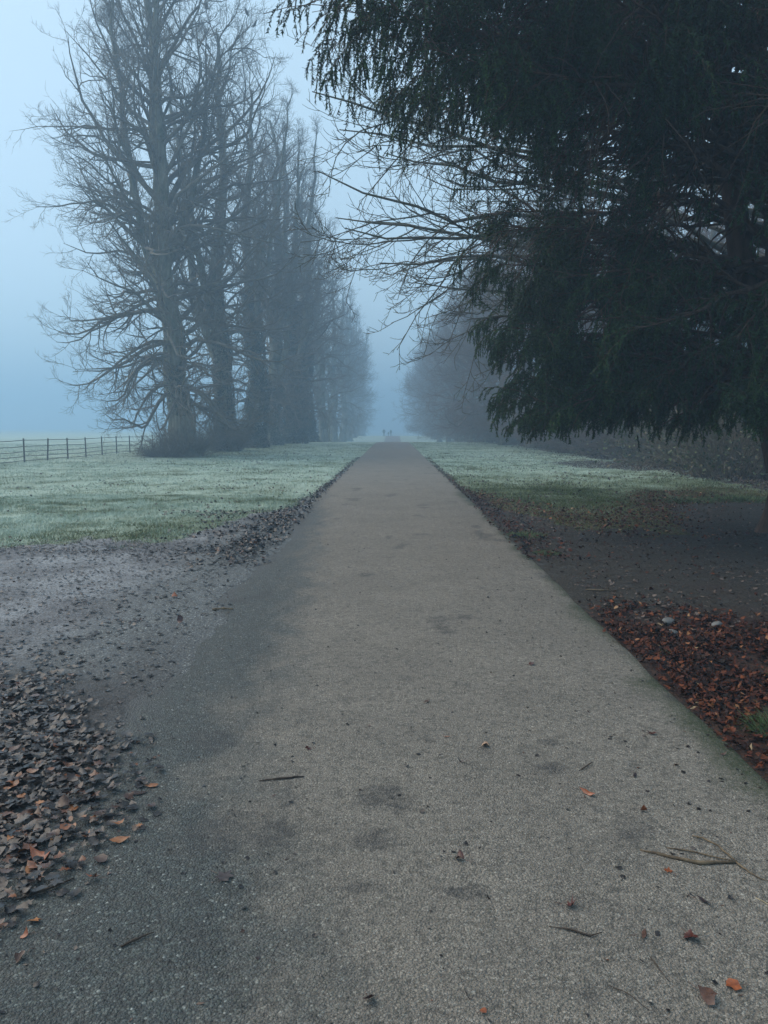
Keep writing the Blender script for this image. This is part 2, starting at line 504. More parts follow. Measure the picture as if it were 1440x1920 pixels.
xs = axis(np.concatenate([np.arange(-13, -6, .2), np.arange(-6, 6, .07), np.arange(6, 13.1, .2)]), -900, 900)
ys = axis(np.concatenate([np.arange(1.2, 9, .07), np.arange(9, 20, .12), np.arange(20, 60, .5), np.arange(60, 260, 2.5)]), -50, 1290)
me, gx, gy = grid_mesh("ground", xs, ys, ground_z)
g_, f_, r_, l_, s_ = zones(gx, gy)
fattr(me, "grass", g_); fattr(me, "frost", f_); fattr(me, "rust", r_); fattr(me, "litter", np.maximum(l_, s_ * .35))
fattr(me, "soil", (gx > 0).astype(float))
fattr(me, "gravel", (gx < 0) * sm(-3.0, -2.0, gx + .9 * (fbm(gx * 1.1, gy * .8, 3, 33) - .5)) * (1 - sm(12, 16, gy)))
tag(link("ground", me, M_ground), kind="structure")

# ------------------------------------------------------------------ tarmac path
def path_mesh():
    t = np.linspace(-1, 1, 90)
    ys2 = np.concatenate([np.arange(-6, 1, .5), np.arange(1, 9, .04), np.arange(9, 25, .12), np.arange(25, 110, .6), np.arange(110, 300, 2.)])
    Tt, Y = np.meshgrid(t, ys2)
    W = 1.72 + np.where(Tt > 0, edge_wob(Y, 3), edge_wob(Y, 8))
    X = Tt * W
    Z = tarmac_z(X, Y) + 0.012 * (1 - np.abs(Tt) ** 3) + .004 * (fbm(X * 1.5, Y * 1.5, 3, 71) - .5)
    Z = Z - .03 * (np.abs(Tt) > .999)
    nx, ny = len(t), len(ys2)
    v = np.stack([X, Y, Z], -1).reshape(-1, 3)
    i = np.arange(nx - 1)[None, :]; j = np.arange(ny - 1)[:, None] * nx
    f = np.stack([j + i, j + i + 1, j + i + 1 + nx, j + i + nx], -1).reshape(-1, 4)
    me = mesh_np("path", v, [f], True)
    x = X.ravel(); y = Y.ravel()
    n1 = fbm(x * .8, y * .5, 4, 81) - .5
    n2 = fbm(x * 3, y * 3, 4, 91) - .5
    bx = np.interp(y, [0, 2, 2.6, 3.3, 4.5, 6, 9, 14.4, 20], [-.15, -.25, -.45, -.68, -.76, -.82, -.98, -1.3, -1.9])
    cool_cast = sm(.30, -.36, x - bx + .30 * n1 + .32 * n2 + .4 * (fbm(x * 9, y * 5, 3, 95) - .5))  # where the painted blue-grey colour cast lies, left of the boundary
    cool_cast = np.clip(cool_cast, 0, 1)
    mud = np.where(x < 0, sm(1.05, 1.75, -x + .3 * n1) * sm(1, 3, y) * (1 - sm(12, 18, y)), 0) + sm(1.62, 1.74, np.abs(x) + .1 * n2) * .4
    moss = np.where(x > 0, sm(1.48, 1.74, x + .30 * n2 + .25 * n1) * .85 * (1 - sm(14, 30, y)), 0)
    st = np.zeros_like(x)
    for (sx, sy, rx, ry, s) in [(-.06, 2.80, .10, .10, .9), (.24, 2.47, .13, .04, 1.0), (-.12, 2.50, .12, .05, .7), (-.35, 2.63, .10, .05, .5),
                                (.74, 3.44, .07, .06, 1.1), (.80, 3.74, .06, .05, .9), (.16, 2.67, .06, .03, .5), (-.28, 2.9, .16, .07, .45),
                                (.42, 4.6, .08, .05, .6), (-.20, 4.35, .14, .05, .7), (.1, 4.7, .08, .05, .5), (.58, 2.42, .09, .03, .7), (.55, 2.0, .05, .05, .7),
                                (.28, 1.98, .05, .04, .7), (.3, 2.2, .05, .07, .35), (-.55, 2.15, .12, .1, .4), (1.0, 4.1, .1, .04, .3)]:
        st = np.maximum(st, s * np.exp(-(((x - sx) / rx) ** 2 + ((y - sy) / ry) ** 2)))
    st = np.maximum(st, sm(.68, .82, fbm(x * 2.2, y * 1.6, 4, 101)) * .8)
    for nme, a in (("cool_cast", cool_cast), ("mud", np.clip(mud, 0, 1)), ("moss", moss), ("stain", np.clip(st, 0, 1))):
        fattr(me, nme, a)
    return me
tag(link("path", path_mesh(), M_tarmac), kind="structure")

# ------------------------------------------------------------------ bare trees
def lime_geo(seed, H=28., RS=1., nlead=3, lo=3.2, n2=9, n3=7, n4=4, tr=.62, lean=0., twr=.008, prof_r=None, dense=1.):
    rng = np.random.default_rng(seed)
    PR = prof_r or [(2, 4.5), (5, 7.2), (8, 8.6), (14, 8.4), (18, 7.2), (22, 5.8), (25.5, 3.8), (29, 1.4)]
    pz = np.array([a for a, _ in PR]) * H / 28.; pr = np.array([b for _, b in PR]) * RS
    K = 26
    zz = np.linspace(-.15, H - 1.2, K)
    wob = np.cumsum(rng.normal(size=(K, 2)) * .16, 0); wob -= np.linspace(0, 1, K)[:, None] * wob[-1] * .6
    wob *= np.minimum(1, zz / 5)[:, None].clip(0)
    main = np.stack([wob[:, 0] + lean * zz / H, wob[:, 1], zz], -1)
    mr = np.interp(zz / H, [-.01, 0, .015, .05, .15, .4, .7, 1], [1.6 * tr, 1.45 * tr, 1.2 * tr, 1.04 * tr, .93 * tr, .72 * tr, .40 * tr, .05])
    stems = [(main, mr)]
    for i in range(nlead):
        a = rng.uniform(0, 2 * np.pi) if i else 0.3
        zs = rng.uniform(.12, .4) * H
        top = rng.uniform(.72, .98) * H
        off = rng.uniform(.9, 2.6)
        zz2 = np.linspace(zs, top, 18)
        s = (zz2 - zs) / (top - zs)
        o = off * (1 - np.exp(-s * 3.2)) + 1.2 * s
        w2 = np.cumsum(rng.normal(size=(18, 2)) * .13, 0)
        bx = np.interp(zz2, zz, main[:, 0]); by = np.interp(zz2, zz, main[:, 1])
        f = np.clip(1 - s * 1.0, 0, 1)
        b0 = np.array([np.interp(zs, zz, main[:, 0]), np.interp(zs, zz, main[:, 1])])
        P = np.stack([b0[0] + (bx - b0[0]) * .5 + np.cos(a) * o + w2[:, 0] * s, b0[1] + (by - b0[1]) * .5 + np.sin(a) * o + w2[:, 1] * s, zz2], -1)
        r0 = np.interp(zs, zz, mr) * rng.uniform(.38, .56)
        stems.append((P, r0 * (1 - s) ** .8 + .03))
    trunk = Geo()
    ph = rng.uniform(0, 6, 6)
    def flute(P, a):
        z = P[..., 2][:, :, None]
        amp = .10 * np.exp(-np.maximum(z, 0) / 5) + .22 * np.exp(-np.maximum(z, 0) / .5) + .03
        return 1 + amp * (np.sin(3 * a + ph[0] + z * .12) * .6 + np.sin(5 * a + ph[1] - z * .2) * .5 + .4 * np.sin(2 * a + ph[2]))
    P0, r0 = stems[0]
    # finer rings near base
    zf = np.concatenate([np.linspace(-.15, 3, 14), np.linspace(3.4, H - 1.2, 40)])
    Pf = np.stack([np.interp(zf, P0[:, 2], P0[:, 0]), np.interp(zf, P0[:, 2], P0[:, 1]), zf], -1)
    rf = np.interp(zf, P0[:, 2], r0) * (1 + .05 * rng.normal(size=len(zf)))
    tubes(trunk, Pf[None], rf[None], 18, flute)
    for P, r in stems[1:]:
        tubes(trunk, P[None], r[None], 9)
    # primaries
    L1P, L1r = [], []
    K1 = 9
    for si, (P, r) in enumerate(stems):
        z0 = max(P[0, 2] + .5, lo); z1 = P[-1, 2]
        n = int((z1 - z0) * (3.0 if si == 0 else 1.5) * dense)
        for i in range(n):
            z = z0 + (z1 - z0) * ((i + rng.random()) / n) ** (1.5 if si == 0 else 1.0)
            q = z / H
            c = np.array([np.interp(z, P[:, 2], P[:, 0]), np.interp(z, P[:, 2], P[:, 1]), z])
            if si == 0: a = i * 2.39996 + rng.normal() * .4
            else: a = math.atan2(P[-1, 1] - main[-1, 1], P[-1, 0] - main[-1, 0]) + rng.normal() * 1.3
            el = R(np.interp(q, [.1, .25, .5, .8, 1], [8, 22, 38, 47, 54]) + rng.normal() * 9)
            reach = np.interp(z + .25 * q * H * .3, pz, pr) - math.hypot(c[0], c[1]) * (1.2 if si else 0)
            Ln = max(1.0, reach * rng.uniform(.52, .92) / (.75 * math.cos(el) + .25))
            d = np.array([math.cos(a) * math.cos(el), math.sin(a) * math.cos(el), math.sin(el)])
            pts = [c]; p = c.copy()
            for k in range(K1):
                t = k / (K1 - 1)
                u = np.interp(q, [.1, .3, .55, 1], [-.10, -.06, -.02, .03]) if t < .66 else .15
                if z < 6: u -= .05
                d = d + np.array([0, 0, u]) + rng.normal(size=3) * .20
                d /= np.linalg.norm(d); p = p + d * Ln / K1
                rl = np.interp(p[2], pz, pr)
                if math.hypot(p[0], p[1]) > rl * .70: d = d * np.array([.72, .72, 1]) + np.array([0, 0, .16]); d /= np.linalg.norm(d)
                if p[2] < 1.4: p[2] = 1.4 + rng.random() * .3; d[2] = abs(d[2]) * .3
                pts.append(p.copy())
            pts = np.array(pts); ext = np.hypot(pts[-1, 0], pts[-1, 1]); lim = .80 * np.interp(pts[-1, 2], pz, pr)
            if ext > lim:
                e0 = math.hypot(c[0], c[1]); fk = max(.35, (lim - e0) / max(ext - e0, .1)) * rng.uniform(.85, 1.05)
                pts[:, :2] = c[:2] + (pts[:, :2] - c[:2]) * fk
            rb = min(np.interp(z, P[:, 2], r) * .45, .014 * Ln + .02)
            L1P.append(pts); L1r.append(rb * (1 - np.linspace(0, 1, K1 + 1)) ** .9 + .012)
    L1P = np.array(L1P); L1r = np.array(L1r)
    crown = Geo()
    tubes(crown, L1P, L1r, 5)
    L2, R2 = grow(rng, L1P, L1r, n2, .15, 1, 50, .52, 6, [.0, .03, .06, .1, .12, .14], .15, .62, twr * 1.5)
    tubes(crown, L2, R2, 3)
    L3, R3 = grow(rng, L2, R2, n3, .12, 1, 40, .46, 4, [.04, .06, .1, .14], .16, .7, twr * 1.15, .5, .45)
    tubes(crown, L3, R3, 3)
    if n4:
        L4, R4 = grow(rng, L3, R3, n4, .15, 1, 38, .5, 2, [.08, .16], .16, .8, twr, .4, .28)
        tubes(crown, L4, R4, 3)
    return trunk.mesh("trunk"), crown.mesh("crown"), L1P, (P0, r0)

tree_variants = []
for sd, nl, tr in ((4, 3, .66), (12, 2, .62), (23, 3, .6), (37, 4, .62)):
    tree_variants.append(lime_geo(sd, prof_r=[(2, 6.2), (5, 9.0), (9, 10.0), (14, 9.4), (18, 8.0), (22, 6.4), (25.5, 4.4), (29, 1.8)] if sd == 4 else [(2, 4.5), (5, 7.2), (8, 8.6), (13, 8.2), (17, 7.0), (21, 5.8), (24.5, 5.0), (27.5, 3.6), (29, 2.2)], nlead=nl, tr=tr, lean=-.8 if sd == 4 else 0, RS=1.0 if sd == 4 else .88, n2=9 if sd == 4 else 8, n3=6 if sd == 4 else 5, n4=4 if sd == 4 else 3, twr=.006 if sd == 4 else .0055, dense=1.15 if sd == 4 else .72))

def add_lime(var, x, y, rz, label, group, sc=1.0, cat="tree", twig=None):
    t, c, _, _ = tree_variants[var]
    o = empty("lime_tree", (x, y, float(prof(y)) - .02), rz, sc)
    tag(o, label, cat, group)
    link("trunk", t, M_bark, o); link("crown", c, M_twig, o)
    return o

GL = "tall bare trees in the row left of the path"
left_row = []
left_spec = [(0, -11.4, 42.0, 0.0, 1.0, "nearest tall bare tree on the left, brush round its foot beside the fence"),
             (1, -11.0, 51.0, 2.4, .97, "second tall bare tree on the left, its trunk rising from dark brush"),
             (2, -10.8, 59.5, 0.9, .98, "third bare tree in the left row, ivy darkened trunk right of the brush collar"),
             (3, -10.4, 66.5, 4.0, 1.0, "fourth bare tree in the left row, paler bark on a broad flared trunk"),
             (1, -9.9, 74.0, 5.2, 1.03, "fifth bare tree in the left row, widest trunk wrapped in dark ivy"),
             (2, -9.3, 83.0, 3.1, 1.0, "sixth bare tree in the left row, ivy clad, last before the path dips"),
             (3, -9.0, 101.0, 1.2, 1.0, "faint bare tree just beyond the thin sapling left of the path"),
             (1, -8.9, 118.0, 2.9, 1.0, "very faint bare tree in the dip of the left row"),
             (2, -8.9, 136.0, .4, 1.0, "hazy grey bare tree far down the left row before the walkers"),
             (3, -8.9, 155.0, 5.5, 1.0, "almost lost bare tree in fog left of the walkers"),
             (1, -8.9, 175.0, 1.9, 1.0, "ghostly bare tree at the far end of the left row nearest the walkers"),
             (2, -8.9, 198.0, 4.4, 1.0, "last tree outline of the left row fading out behind the walkers")]
left_spec += [(1, -9.2, 222.0, 1.0, 1.0, "barely visible tree smudge past the walkers, left of the sky gap"),
              (3, -9.4, 248.0, 2.0, 1.0, "most distant tree smudge on the left side of the sky gap")]
for v, x, y, rz, sc, lab in left_spec:
    left_row.append(add_lime(v, x, y, rz, lab, GL, sc))

# shorter, rounder trees on the right
tree_variants.append(lime_geo(51, H=17.5, RS=1.06, nlead=3, lo=1.8, tr=.36, n2=8, n3=6, n4=3, twr=.007, dense=1.1))   # 4
tree_variants.append(lime_geo(62, H=17.5, RS=1.0, nlead=4, lo=1.8, tr=.34, n2=8, n3=6, n4=3, twr=.007, dense=1.1))   # 5
GR = "round bare trees in the row right of the path"
right_spec = [(4, 11.2, 47, 0.5, .9, "nearest round bare tree of the right row, half hidden behind the drooping yew"),
              (5, 10.3, 57, 2.5, 1.0, "second round bare tree of the right row, reddish twigs emerging left of the yew"),
              (4, 9.8, 67, 4.1, 1.0, "third round bare tree of the right row above the brown scrub"),
              (5, 9.6, 78, 1.0, 1.02, "fourth round bare tree of the right row near the crest of the path"),
              (4, 9.4, 91, 5.0, 1.05, "fifth round bare tree of the right row, grey in the fog past the crest"),
              (5, 9.2, 106, 3.0, 1.1, "sixth round bare tree on the right, faint above the frosty dip"),
              (4, 9.0, 124, 2.0, 1.15, "very faint round tree low in the dip on the right"),
              (5, 8.8, 144, .2, 1.2, "hazy tree outline on the right between dip and walkers"),
              (4, 8.8, 166, 1.4, 1.2, "ghostly tree on the right close to the walkers"),
              (5, 8.8, 190, 3.9, 1.2, "last fading tree of the right row behind the walkers")]
right_spec += [(4, 9.2, 216, .7, 1.2, "barely visible tree smudge past the walkers, right of the sky gap"),
               (5, 9.6, 244, 2.7, 1.2, "most distant tree smudge on the right side of the sky gap")]
for v, x, y, rz, sc, lab in right_spec:
    t, c, _, _ = tree_variants[v]
    o = empty("bare_tree", (x, y, float(prof(y)) - .02), rz, sc)
    tag(o, lab, "tree", GR)
    link("trunk", t, M_bark, o); link("crown", c, M_twig_far, o)

# thin sapling between the left trees and the dip
def sapling():
    rng = np.random.default_rng(5)
    zz = np.linspace(-.05, 6.2, 12)
    P = np.stack([.03 * np.sin(zz), .04 * np.cos(zz * 1.3), zz], -1)
    r = .085 * (1 - zz / 7.2) + .01
    g = Geo(); tubes(g, P[None], r[None], 8)
    c = Geo()
    a, ra = grow(rng, P[None], r[None], 26, .28, 1, 48, .42, 5, [.02, .05, .08], .12, .5, .012)
    tubes(c, a, ra, 4)
    b_, rb = grow(rng, a, ra, 6, .2, 1, 38, .45, 3, [.04], .14, .7, .009, .5, .25); tubes(c, b_, rb, 3)
    d_, rd = grow(rng, b_, rb, 4, .2, 1, 38, .5, 2, [.04], .14, .7, .008, .5, .15); tubes(c, d_, rd, 3)
    o = empty("sapling", (-7.6, 92.0, float(prof(92))))
    tag(o, "thin young bare tree standing alone right of the thick left trunks", "tree")
    link("trunk", g.mesh("trunk"), M_bark, o); link("crown", c.mesh("crown"), M_twig, o)
sapling()

# ---- ivy on the trunks, brushy shoots at the feet
def ivy_geo(seed, h0, h1, n, rfun, bulge=.12, size=.085, az=None):
    rng = np.random.default_rng(seed)
    z = rng.uniform(h0, h1, n); a = rng.uniform(0, 2 * np.pi, n) if az is None else az[0] + rng.normal(size=n) * az[1]
    lump = fbm(a * 1.6, z * .9, 3, seed)
    keep = lump > rng.uniform(.22, .5, n)
    z, a, lump = z[keep], a[keep], lump[keep]
    r = rfun(z) * (1.02 + bulge * lump * rng.uniform(.6, 2.2, len(z)))
    c = np.stack([np.cos(a) * r, np.sin(a) * r, z], -1)
    nrm = np.stack([np.cos(a), np.sin(a), rng.uniform(-.2, .9, len(a))], -1) + rng.normal(size=(len(a), 3)) * .45
    return cards(c, nrm, size * rng.uniform(.6, 1.3, len(a)), rng)

def cards(c, nrm, size, rng, tintmean=None, asp=.85):
    nrm = norm(nrm); n = len(c)
    U = norm(np.cross(nrm, rng.normal(size=(n, 3)))); V = np.cross(nrm, U)
    s = size[:, None]
    v = np.stack([c - U * s * asp * .5, c - V * s * .35 + nrm * s * .1, c + U * s * asp * .5, c + V * s * .65], 1).reshape(-1, 3)
    f = np.arange(n * 4).reshape(-1, 4)
    t = rng.random(n) if tintmean is None else np.clip(tintmean + rng.normal(size=n) * .18, 0, 1)
    return v, f, np.repeat(t, 4)

def add_ivy(i, seed, h0, h1, n, k, bulge=.12, size=.11, az=None):
    o = left_row[i]; var = left_spec[i][0]
    P0, r0 = tree_variants[var][3]
    rf = lambda z: np.interp(z, P0[:, 2], r0) * k
    v, f, t = ivy_geo(seed, h0, h1, n, rf, bulge, size, az)
    v[:, 0] += np.interp(v[:, 2], P0[:, 2], P0[:, 0]); v[:, 1] += np.interp(v[:, 2], P0[:, 2], P0[:, 1])
    g = Geo(); g.add(v, f, t)
    link("ivy", g.mesh("ivy", True, "tint"), M_ivy, o)
add_ivy(0, 1, 2.2, 8, 2600, 1.0, .06, .10, (-1.2, .55))
add_ivy(1, 2, 0, 11, 9000, 1.0, .16, .13)
add_ivy(2, 3, 0, 12, 16000, 1.12, .45, .15)
add_ivy(3, 4, 0, 5, 3000, 1.0, .12, .13)
add_ivy(4, 5, 0, 13, 20000, 1.25, .6, .17)
add_ivy(5, 6, 0, 11, 14000, 1.2, .5, .17)

def shoots_geo(seed, n, r0, h, spread, n2=5, rt=.009, bias=(0, 0)):
    rng = np.random.default_rng(seed)
    a = rng.uniform(0, 2 * np.pi, n); rr = r0 * rng.uniform(.55, 1.15, n)
    p = np.stack([np.cos(a) * rr + bias[0] * rng.random(n), np.sin(a) * rr + bias[1] * rng.random(n), np.full(n, -.05)], -1)
    L = h * rng.uniform(.35, 1.1, n)
    el = np.clip(rng.normal(spread, .3, n), .1, 1.5)
    d = np.stack([np.cos(a) * np.cos(el), np.sin(a) * np.cos(el), np.sin(el)], -1) + rng.normal(size=(n, 3)) * .15
    d = norm(d)
    K = 6; out = np.empty((n, K + 1, 3)); out[:, 0] = p
    for k in range(K):
        d = norm(d + np.array([0, 0, -.02]) + rng.normal(size=d.shape) * .12); p = p + d * (L / K)[:, None]; out[:, k + 1] = p
    rad = (.010 + .006 * rng.random(n))[:, None] * (1 - np.linspace(0, .7, K + 1))[None, :]
    g = Geo(); tubes(g, out, rad * rt / .009, 3)
    b_, rb = grow(rng, out, rad, n2, .2, 1, 35, .38, 3, [.03], .14, .8, rt * .8); tubes(g, b_, rb, 3)
    return g
link("basal_shoots", shoots_geo(7, 480, .85, 1.9, 1.1, 6, .009).mesh("basal_shoots"), M_twig, left_row[0])
link("basal_shoots", shoots_geo(8, 520, .80, 2.3, 1.3, 7, .011).mesh("basal_shoots"), M_twig, left_row[1])
link("basal_shoots", shoots_geo(9, 60, .8, .8, 1.1, 5, .010).mesh("basal_shoots"), M_twig, left_row[2])

# sprawling bramble left of the first trunk
o = tag(link("bramble_bush", shoots_geo(11, 330, .9, 1.9, .75, 5, .010).mesh("bramble_bush"), M_twiglit),
        "sprawling pale bramble at the foot of the nearest left tree in front of the fence", "bush")
o.location = (-12.2, 41.2, float(ground_z(-12.2, 41.2))); o.scale = (.8, .8, .62)

# ------------------------------------------------------------------ near bare tree behind the yew
def near_tree():
    rng = np.random.default_rng(77)
    base = np.array([10.0, 18.8])
    zz = np.linspace(-.1, 15, 20)
    main = np.stack([.25 * np.sin(zz * .35), .2 * np.cos(zz * .4), zz], -1)
    mr = np.interp(zz, [-.1, .3, 2, 8, 15], [.58, .42, .34, .24, .06])
    trunk = Geo(); tubes(trunk, main[None], mr[None], 14)
    L1P, L1r = [], []
    K1 = 12
    # limbs reaching over the path, as points in the park: x, y, z of the tip, height where it leaves the trunk
    tips = [(-1.6, 17, 7.0, 5.2), (-1.3, 18, 6.3, 4.8), (-1.0, 16.5, 5.7, 4.6), (-.3, 17.5, 5.2, 4.3), (.5, 18.2, 4.9, 3.9), (-1.7, 17, 8.6, 6), (-1.2, 18, 8.2, 5.8),
            (-.2, 18, 7.7, 5.5), (1.6, 17, 3.9, 3.5), (-.6, 19.5, 6.6, 5), (.6, 16, 6.9, 5), (1.2, 20, 9.2, 6.5),
            (.2, 20.5, 5.6, 4.5), (3.2, 21, 8, 5), (3, 17.5, 6.0, 4.4), (2.6, 22, 5.6, 4), (1.0, 15.6, 8.6, 6.4)]
    limbs = [(z0, X - base[0], Y - base[1], Z, .028 + .004 * (base[0] - X)) for X, Y, Z, z0 in tips]
    for i in range(16):
        a = rng.uniform(-1.5, 1.5); z = rng.uniform(4, 13)
        l = rng.uniform(4, 6.5)
        limbs.append((z, math.cos(a) * l, math.sin(a) * l, z + rng.uniform(1, 3.5), .07))
    for (z, dx, dy, tz, r) in limbs:
        c = np.array([np.interp(z, zz, main[:, 0]), np.interp(z, zz, main[:, 1]), z])
        e = np.array([dx, dy, tz])
        s = np.linspace(0, 1, K1 + 1)[:, None]
        arch = np.sin(np.pi * s[:, 0]) * .5
        P = c * (1 - s) + e * s
        P[:, 2] += arch * rng.uniform(-.2, .9)
        w = np.cumsum(rng.normal(size=(K1 + 1, 3)) * .14, 0); w -= s * w[-1]; w -= (1 - s) * w[0]
        P += w
        L1P.append(P); L1r.append(r * (1 - s[:, 0]) ** .8 + .012)
    L1P = np.array(L1P); L1r = np.array(L1r)
    limb = Geo(); tubes(limb, L1P, L1r, 7)
    L2, R2 = grow(rng, L1P, L1r, 9, .38, 1, 36, .36, 7, [-.05, -.06, -.02, .03, .08, .12, .16], .14, .62, .012, .45, .8)
    k_ = (L2[..., 0].min(1) + base[0] > -2.2) & (L2[..., 2].max(1) < 10.5); L2 = L2[k_]; R2 = R2[k_]
    tubes(limb, L2, R2, 5)
    L3, R3 = grow(rng, L2, R2, 7, .15, 1, 38, .44, 5, [-.03, .02, .08, .14, .18], .13, .7, .0085, .45, .5)
    k_ = (L3[..., 0].min(1) + base[0] > -2.6) & (L3[..., 2].max(1) < 11); L3 = L3[k_]; R3 = R3[k_]
    tubes(limb, L3, R3, 3)
    L4, R4 = grow(rng, L3, R3, 4, .2, 1, 42, .42, 3, [.06, .14, .18], .12, .85, .007, .4, .2)
    tubes(limb, L4, R4, 3)
    o = empty("horse_chestnut", (base[0], base[1], 0))
    tag(o, "pale barked bare tree behind the yew, upturned twigs reaching over the path", "tree")
    link("trunk", trunk.mesh("trunk"), M_chest, o); link("crown", limb.mesh("crown"), M_chest, o)
near_tree()

# ------------------------------------------------------------------ yew
YX, YY = 6.13, 11.5
def yew():
    rng = np.random.default_rng(99)
    trunk = Geo()
    zz = np.linspace(-.1, 10, 30)
    ph = rng.uniform(0, 6, 4)
    def fl(P, a):
        z = P[..., 2][:, :, None]
        return 1 + .16 * np.sin(4 * a + ph[0] + z * .3) + .1 * np.sin(7 * a + ph[1] - z * .4) + .18 * np.exp(-np.maximum(z, 0) / .3) * (np.sin(5 * a + ph[2]) * .5 + .5)
    main = np.stack([.10 * np.sin(zz * .9), .1 * np.cos(zz * .7), zz], -1)
    mr = np.interp(zz, [-.1, .3, 2, 5, 10], [.50, .43, .40, .33, .12])
    tubes(trunk, main[None], mr[None], 24, fl)
    for i in range(5):
        a = i * 1.3 + .4
        s = np.linspace(0, 1, 12)
        P = np.stack([np.cos(a) * (.2 + 1.6 * s), np.sin(a) * (.2 + 1.6 * s), 1.0 + 8.5 * s], -1) + np.cumsum(rng.normal(size=(12, 3)) * .06, 0)
        tubes(trunk, P[None], (.22 * (1 - s) + .05)[None], 8)
    # limbs: reach by height and azimuth
    hz = [1.0, 2.0, 2.8, 3.6, 4.5, 5.4, 6.4, 8.0, 10, 12, 13.5]
    hr = [3.0, 3.7, 4.0, 4.2, 4.5, 5.3, 6.2, 6.8, 6.6, 5.2, 3.2]
    L1P, L1r = [], []
    K1 = 9
    def limb(a, z0, z1, reach, r, sag=.5):
        c = np.array([np.cos(a) * .25, np.sin(a) * .25, z0])
        e = np.array([np.cos(a) * reach, np.sin(a) * reach, z1])
        s = np.linspace(0, 1, K1 + 1)
        P = c[None] * (1 - s[:, None]) + e[None] * s[:, None]
        P[:, 2] += sag * np.sin(np.pi * s ** .8) * 1.0
        w = np.cumsum(rng.normal(size=(K1 + 1, 3)) * .10, 0); w -= s[:, None] * w[-1] + (1 - s[:, None]) * w[0]
        L1P.append(P + w); L1r.append(r * (1 - s) ** 1.1 + .004)
    for i in range(215):
        a = rng.uniform(0, 2 * np.pi)
        z1 = rng.uniform(1.5, 12.5)
        k = np.interp(z1, hz, hr)
        front = max(0., -math.sin(a))           # side facing the camera
        if front > .55 and z1 < 4.2 and math.cos(a) < .25: k *= .80
        reach = k * rng.uniform(.72, 1.02)
        limb(a, max(2.3, z1 + rng.uniform(-.9, .5) - (.4 if z1 > 3 else -.6)), z1, reach, .035 + .008 * reach, rng.uniform(.1, .9))
    # long low boughs that reach over the path, upper left
    ex = [(-7.15, -3.1, 5.75), (-6.5, -3.4, 5.35), (-6.1, -2.0, 6.3), (-6.5, -.4, 6.0), (-5.5, -.6, 5.3), (-5.8, 1.0, 6.9), (-5.5, -3.5, 6.3),
          (-6.7, -1.8, 7.1), (-4.5, 0.4, 4.4), (-4.3, .6, 3.6), (-4.2, -.5, 2.6), (-5.6, -1.2, 5.6), (-5.6, -3.0, 7.0), (-4.2, 2.2, 4.0), (-6.3, -3.9, 6.6),
          (-6.9, -2.6, 6.7), (-4.1, 1.8, 2.4), (-4.4, 0, 1.9)]
    ex += [(-5.3, .2, 4.6), (-5.2, -.8, 4.2), (-5.2, 1, 4.9), (-5.1, -.2, 3.9), (-5.0, .8, 3.3), (-4.9, -.4, 3.0), (-4.8, .2, 2.3), (-4.6, -.6, 2.0), (-4.4, .6, 1.7),
           (-1.6, -2.6, 1.75), (-.8, -2.2, 1.7), (-2.4, -2.4, 1.8), (-.2, -2.8, 1.9), (-1.2, -1.6, 1.6), (-1.9, 1.2, 1.6), (-1.0, -3.2, 2.2),
           (-7.2, -3.3, 5.9), (-7.0, -2.9, 6.3), (-7.4, -2.6, 6.2), (-6.7, -3.0, 6.7), (-6.5, -3.3, 5.8), (-7.3, -3.2, 6.6)]
    for (dx, dy, z) in ex:
        dx += .68 if z > 5 else .44
        limb(math.atan2(dy, dx), max(2.1, z - rng.uniform(.6, 1.4)), z, math.hypot(dx, dy), .06, rng.uniform(.1, .5))
    L1P = np.array(L1P); L1r = np.array(L1r)
    wood = Geo(); tubes(wood, L1P, L1r, 5)
    L2, R2 = grow(rng, L1P, L1r, 21, .25, 1, 48, .30, 5, [-.02, -.06, -.10, -.12, -.14], .13, .6, .006, .45, .55)
    nx = len(ex)
    L2b, R2b = grow(rng, L1P[-nx:], L1r[-nx:], 26, .35, 1, 42, .20, 5, [-.05, -.12, -.2, -.25, -.3], .13, .6, .005, .3, .5)
    L2 = np.concatenate([L2, L2b]); R2 = np.concatenate([R2, R2b])
    k_ = (L2[..., 2].min(1) > 1.25) & (L2[:, -1, 2] > 1.5); L2 = L2[k_]; R2 = R2[k_]
    k_ = L2b[..., 2].min(1) > 1.25; L2b = L2b[k_]; R2b = R2b[k_]
    tubes(wood, L2, R2, 3)
    # sprays: drooping shoots carrying two ranks of needles
    L3, R3 = grow(rng, L2, R2, 9, .06, 1, 50, .36, 5, [-.25, -.4, -.5, -.55, -.6], .10, .7, .003, .35, .22)
    L3b, R3b = grow(rng, L2b, R2b, 12, .0, 1, 46, .42, 5, [-.3, -.45, -.55, -.6, -.6], .10, .7, .003, .3, .2)
    L3 = np.concatenate([L3, L3b]); R3 = np.concatenate([R3, R3b])
    zok = L3[:, -1, 2] > 1.2 + .5 * rng.random(len(L3))
    # irregular gaps in the crown
    cn = fbm(L3[:, 0, 0] * .9 + L3[:, 0, 1] * .35, L3[:, 0, 2] * .9 - L3[:, 0, 1] * .3, 3, 55)
    zok &= (cn > .34 + .10 * rng.random(len(L3))) | (np.arange(len(L3)) >= len(L3) - len(L3b))
    hole = fbm(L3[:, 0, 0] * 1.9 + (L3[:, 0, 1]) * -.55, L3[:, 0, 2] * 1.9 + L3[:, 0, 1] * -.35, 3, 57)
    zok &= ~((hole > .545) & (L3[:, 0, 2] > 3.0) & (rng.random(len(L3)) < .93) & (L3[:, 0, 0] > -5.2))
    L3 = L3[zok]; R3 = R3[zok]
    tubes(wood, L3[:, ::2], R3[:, ::2] * .7, 3)
    n = 40
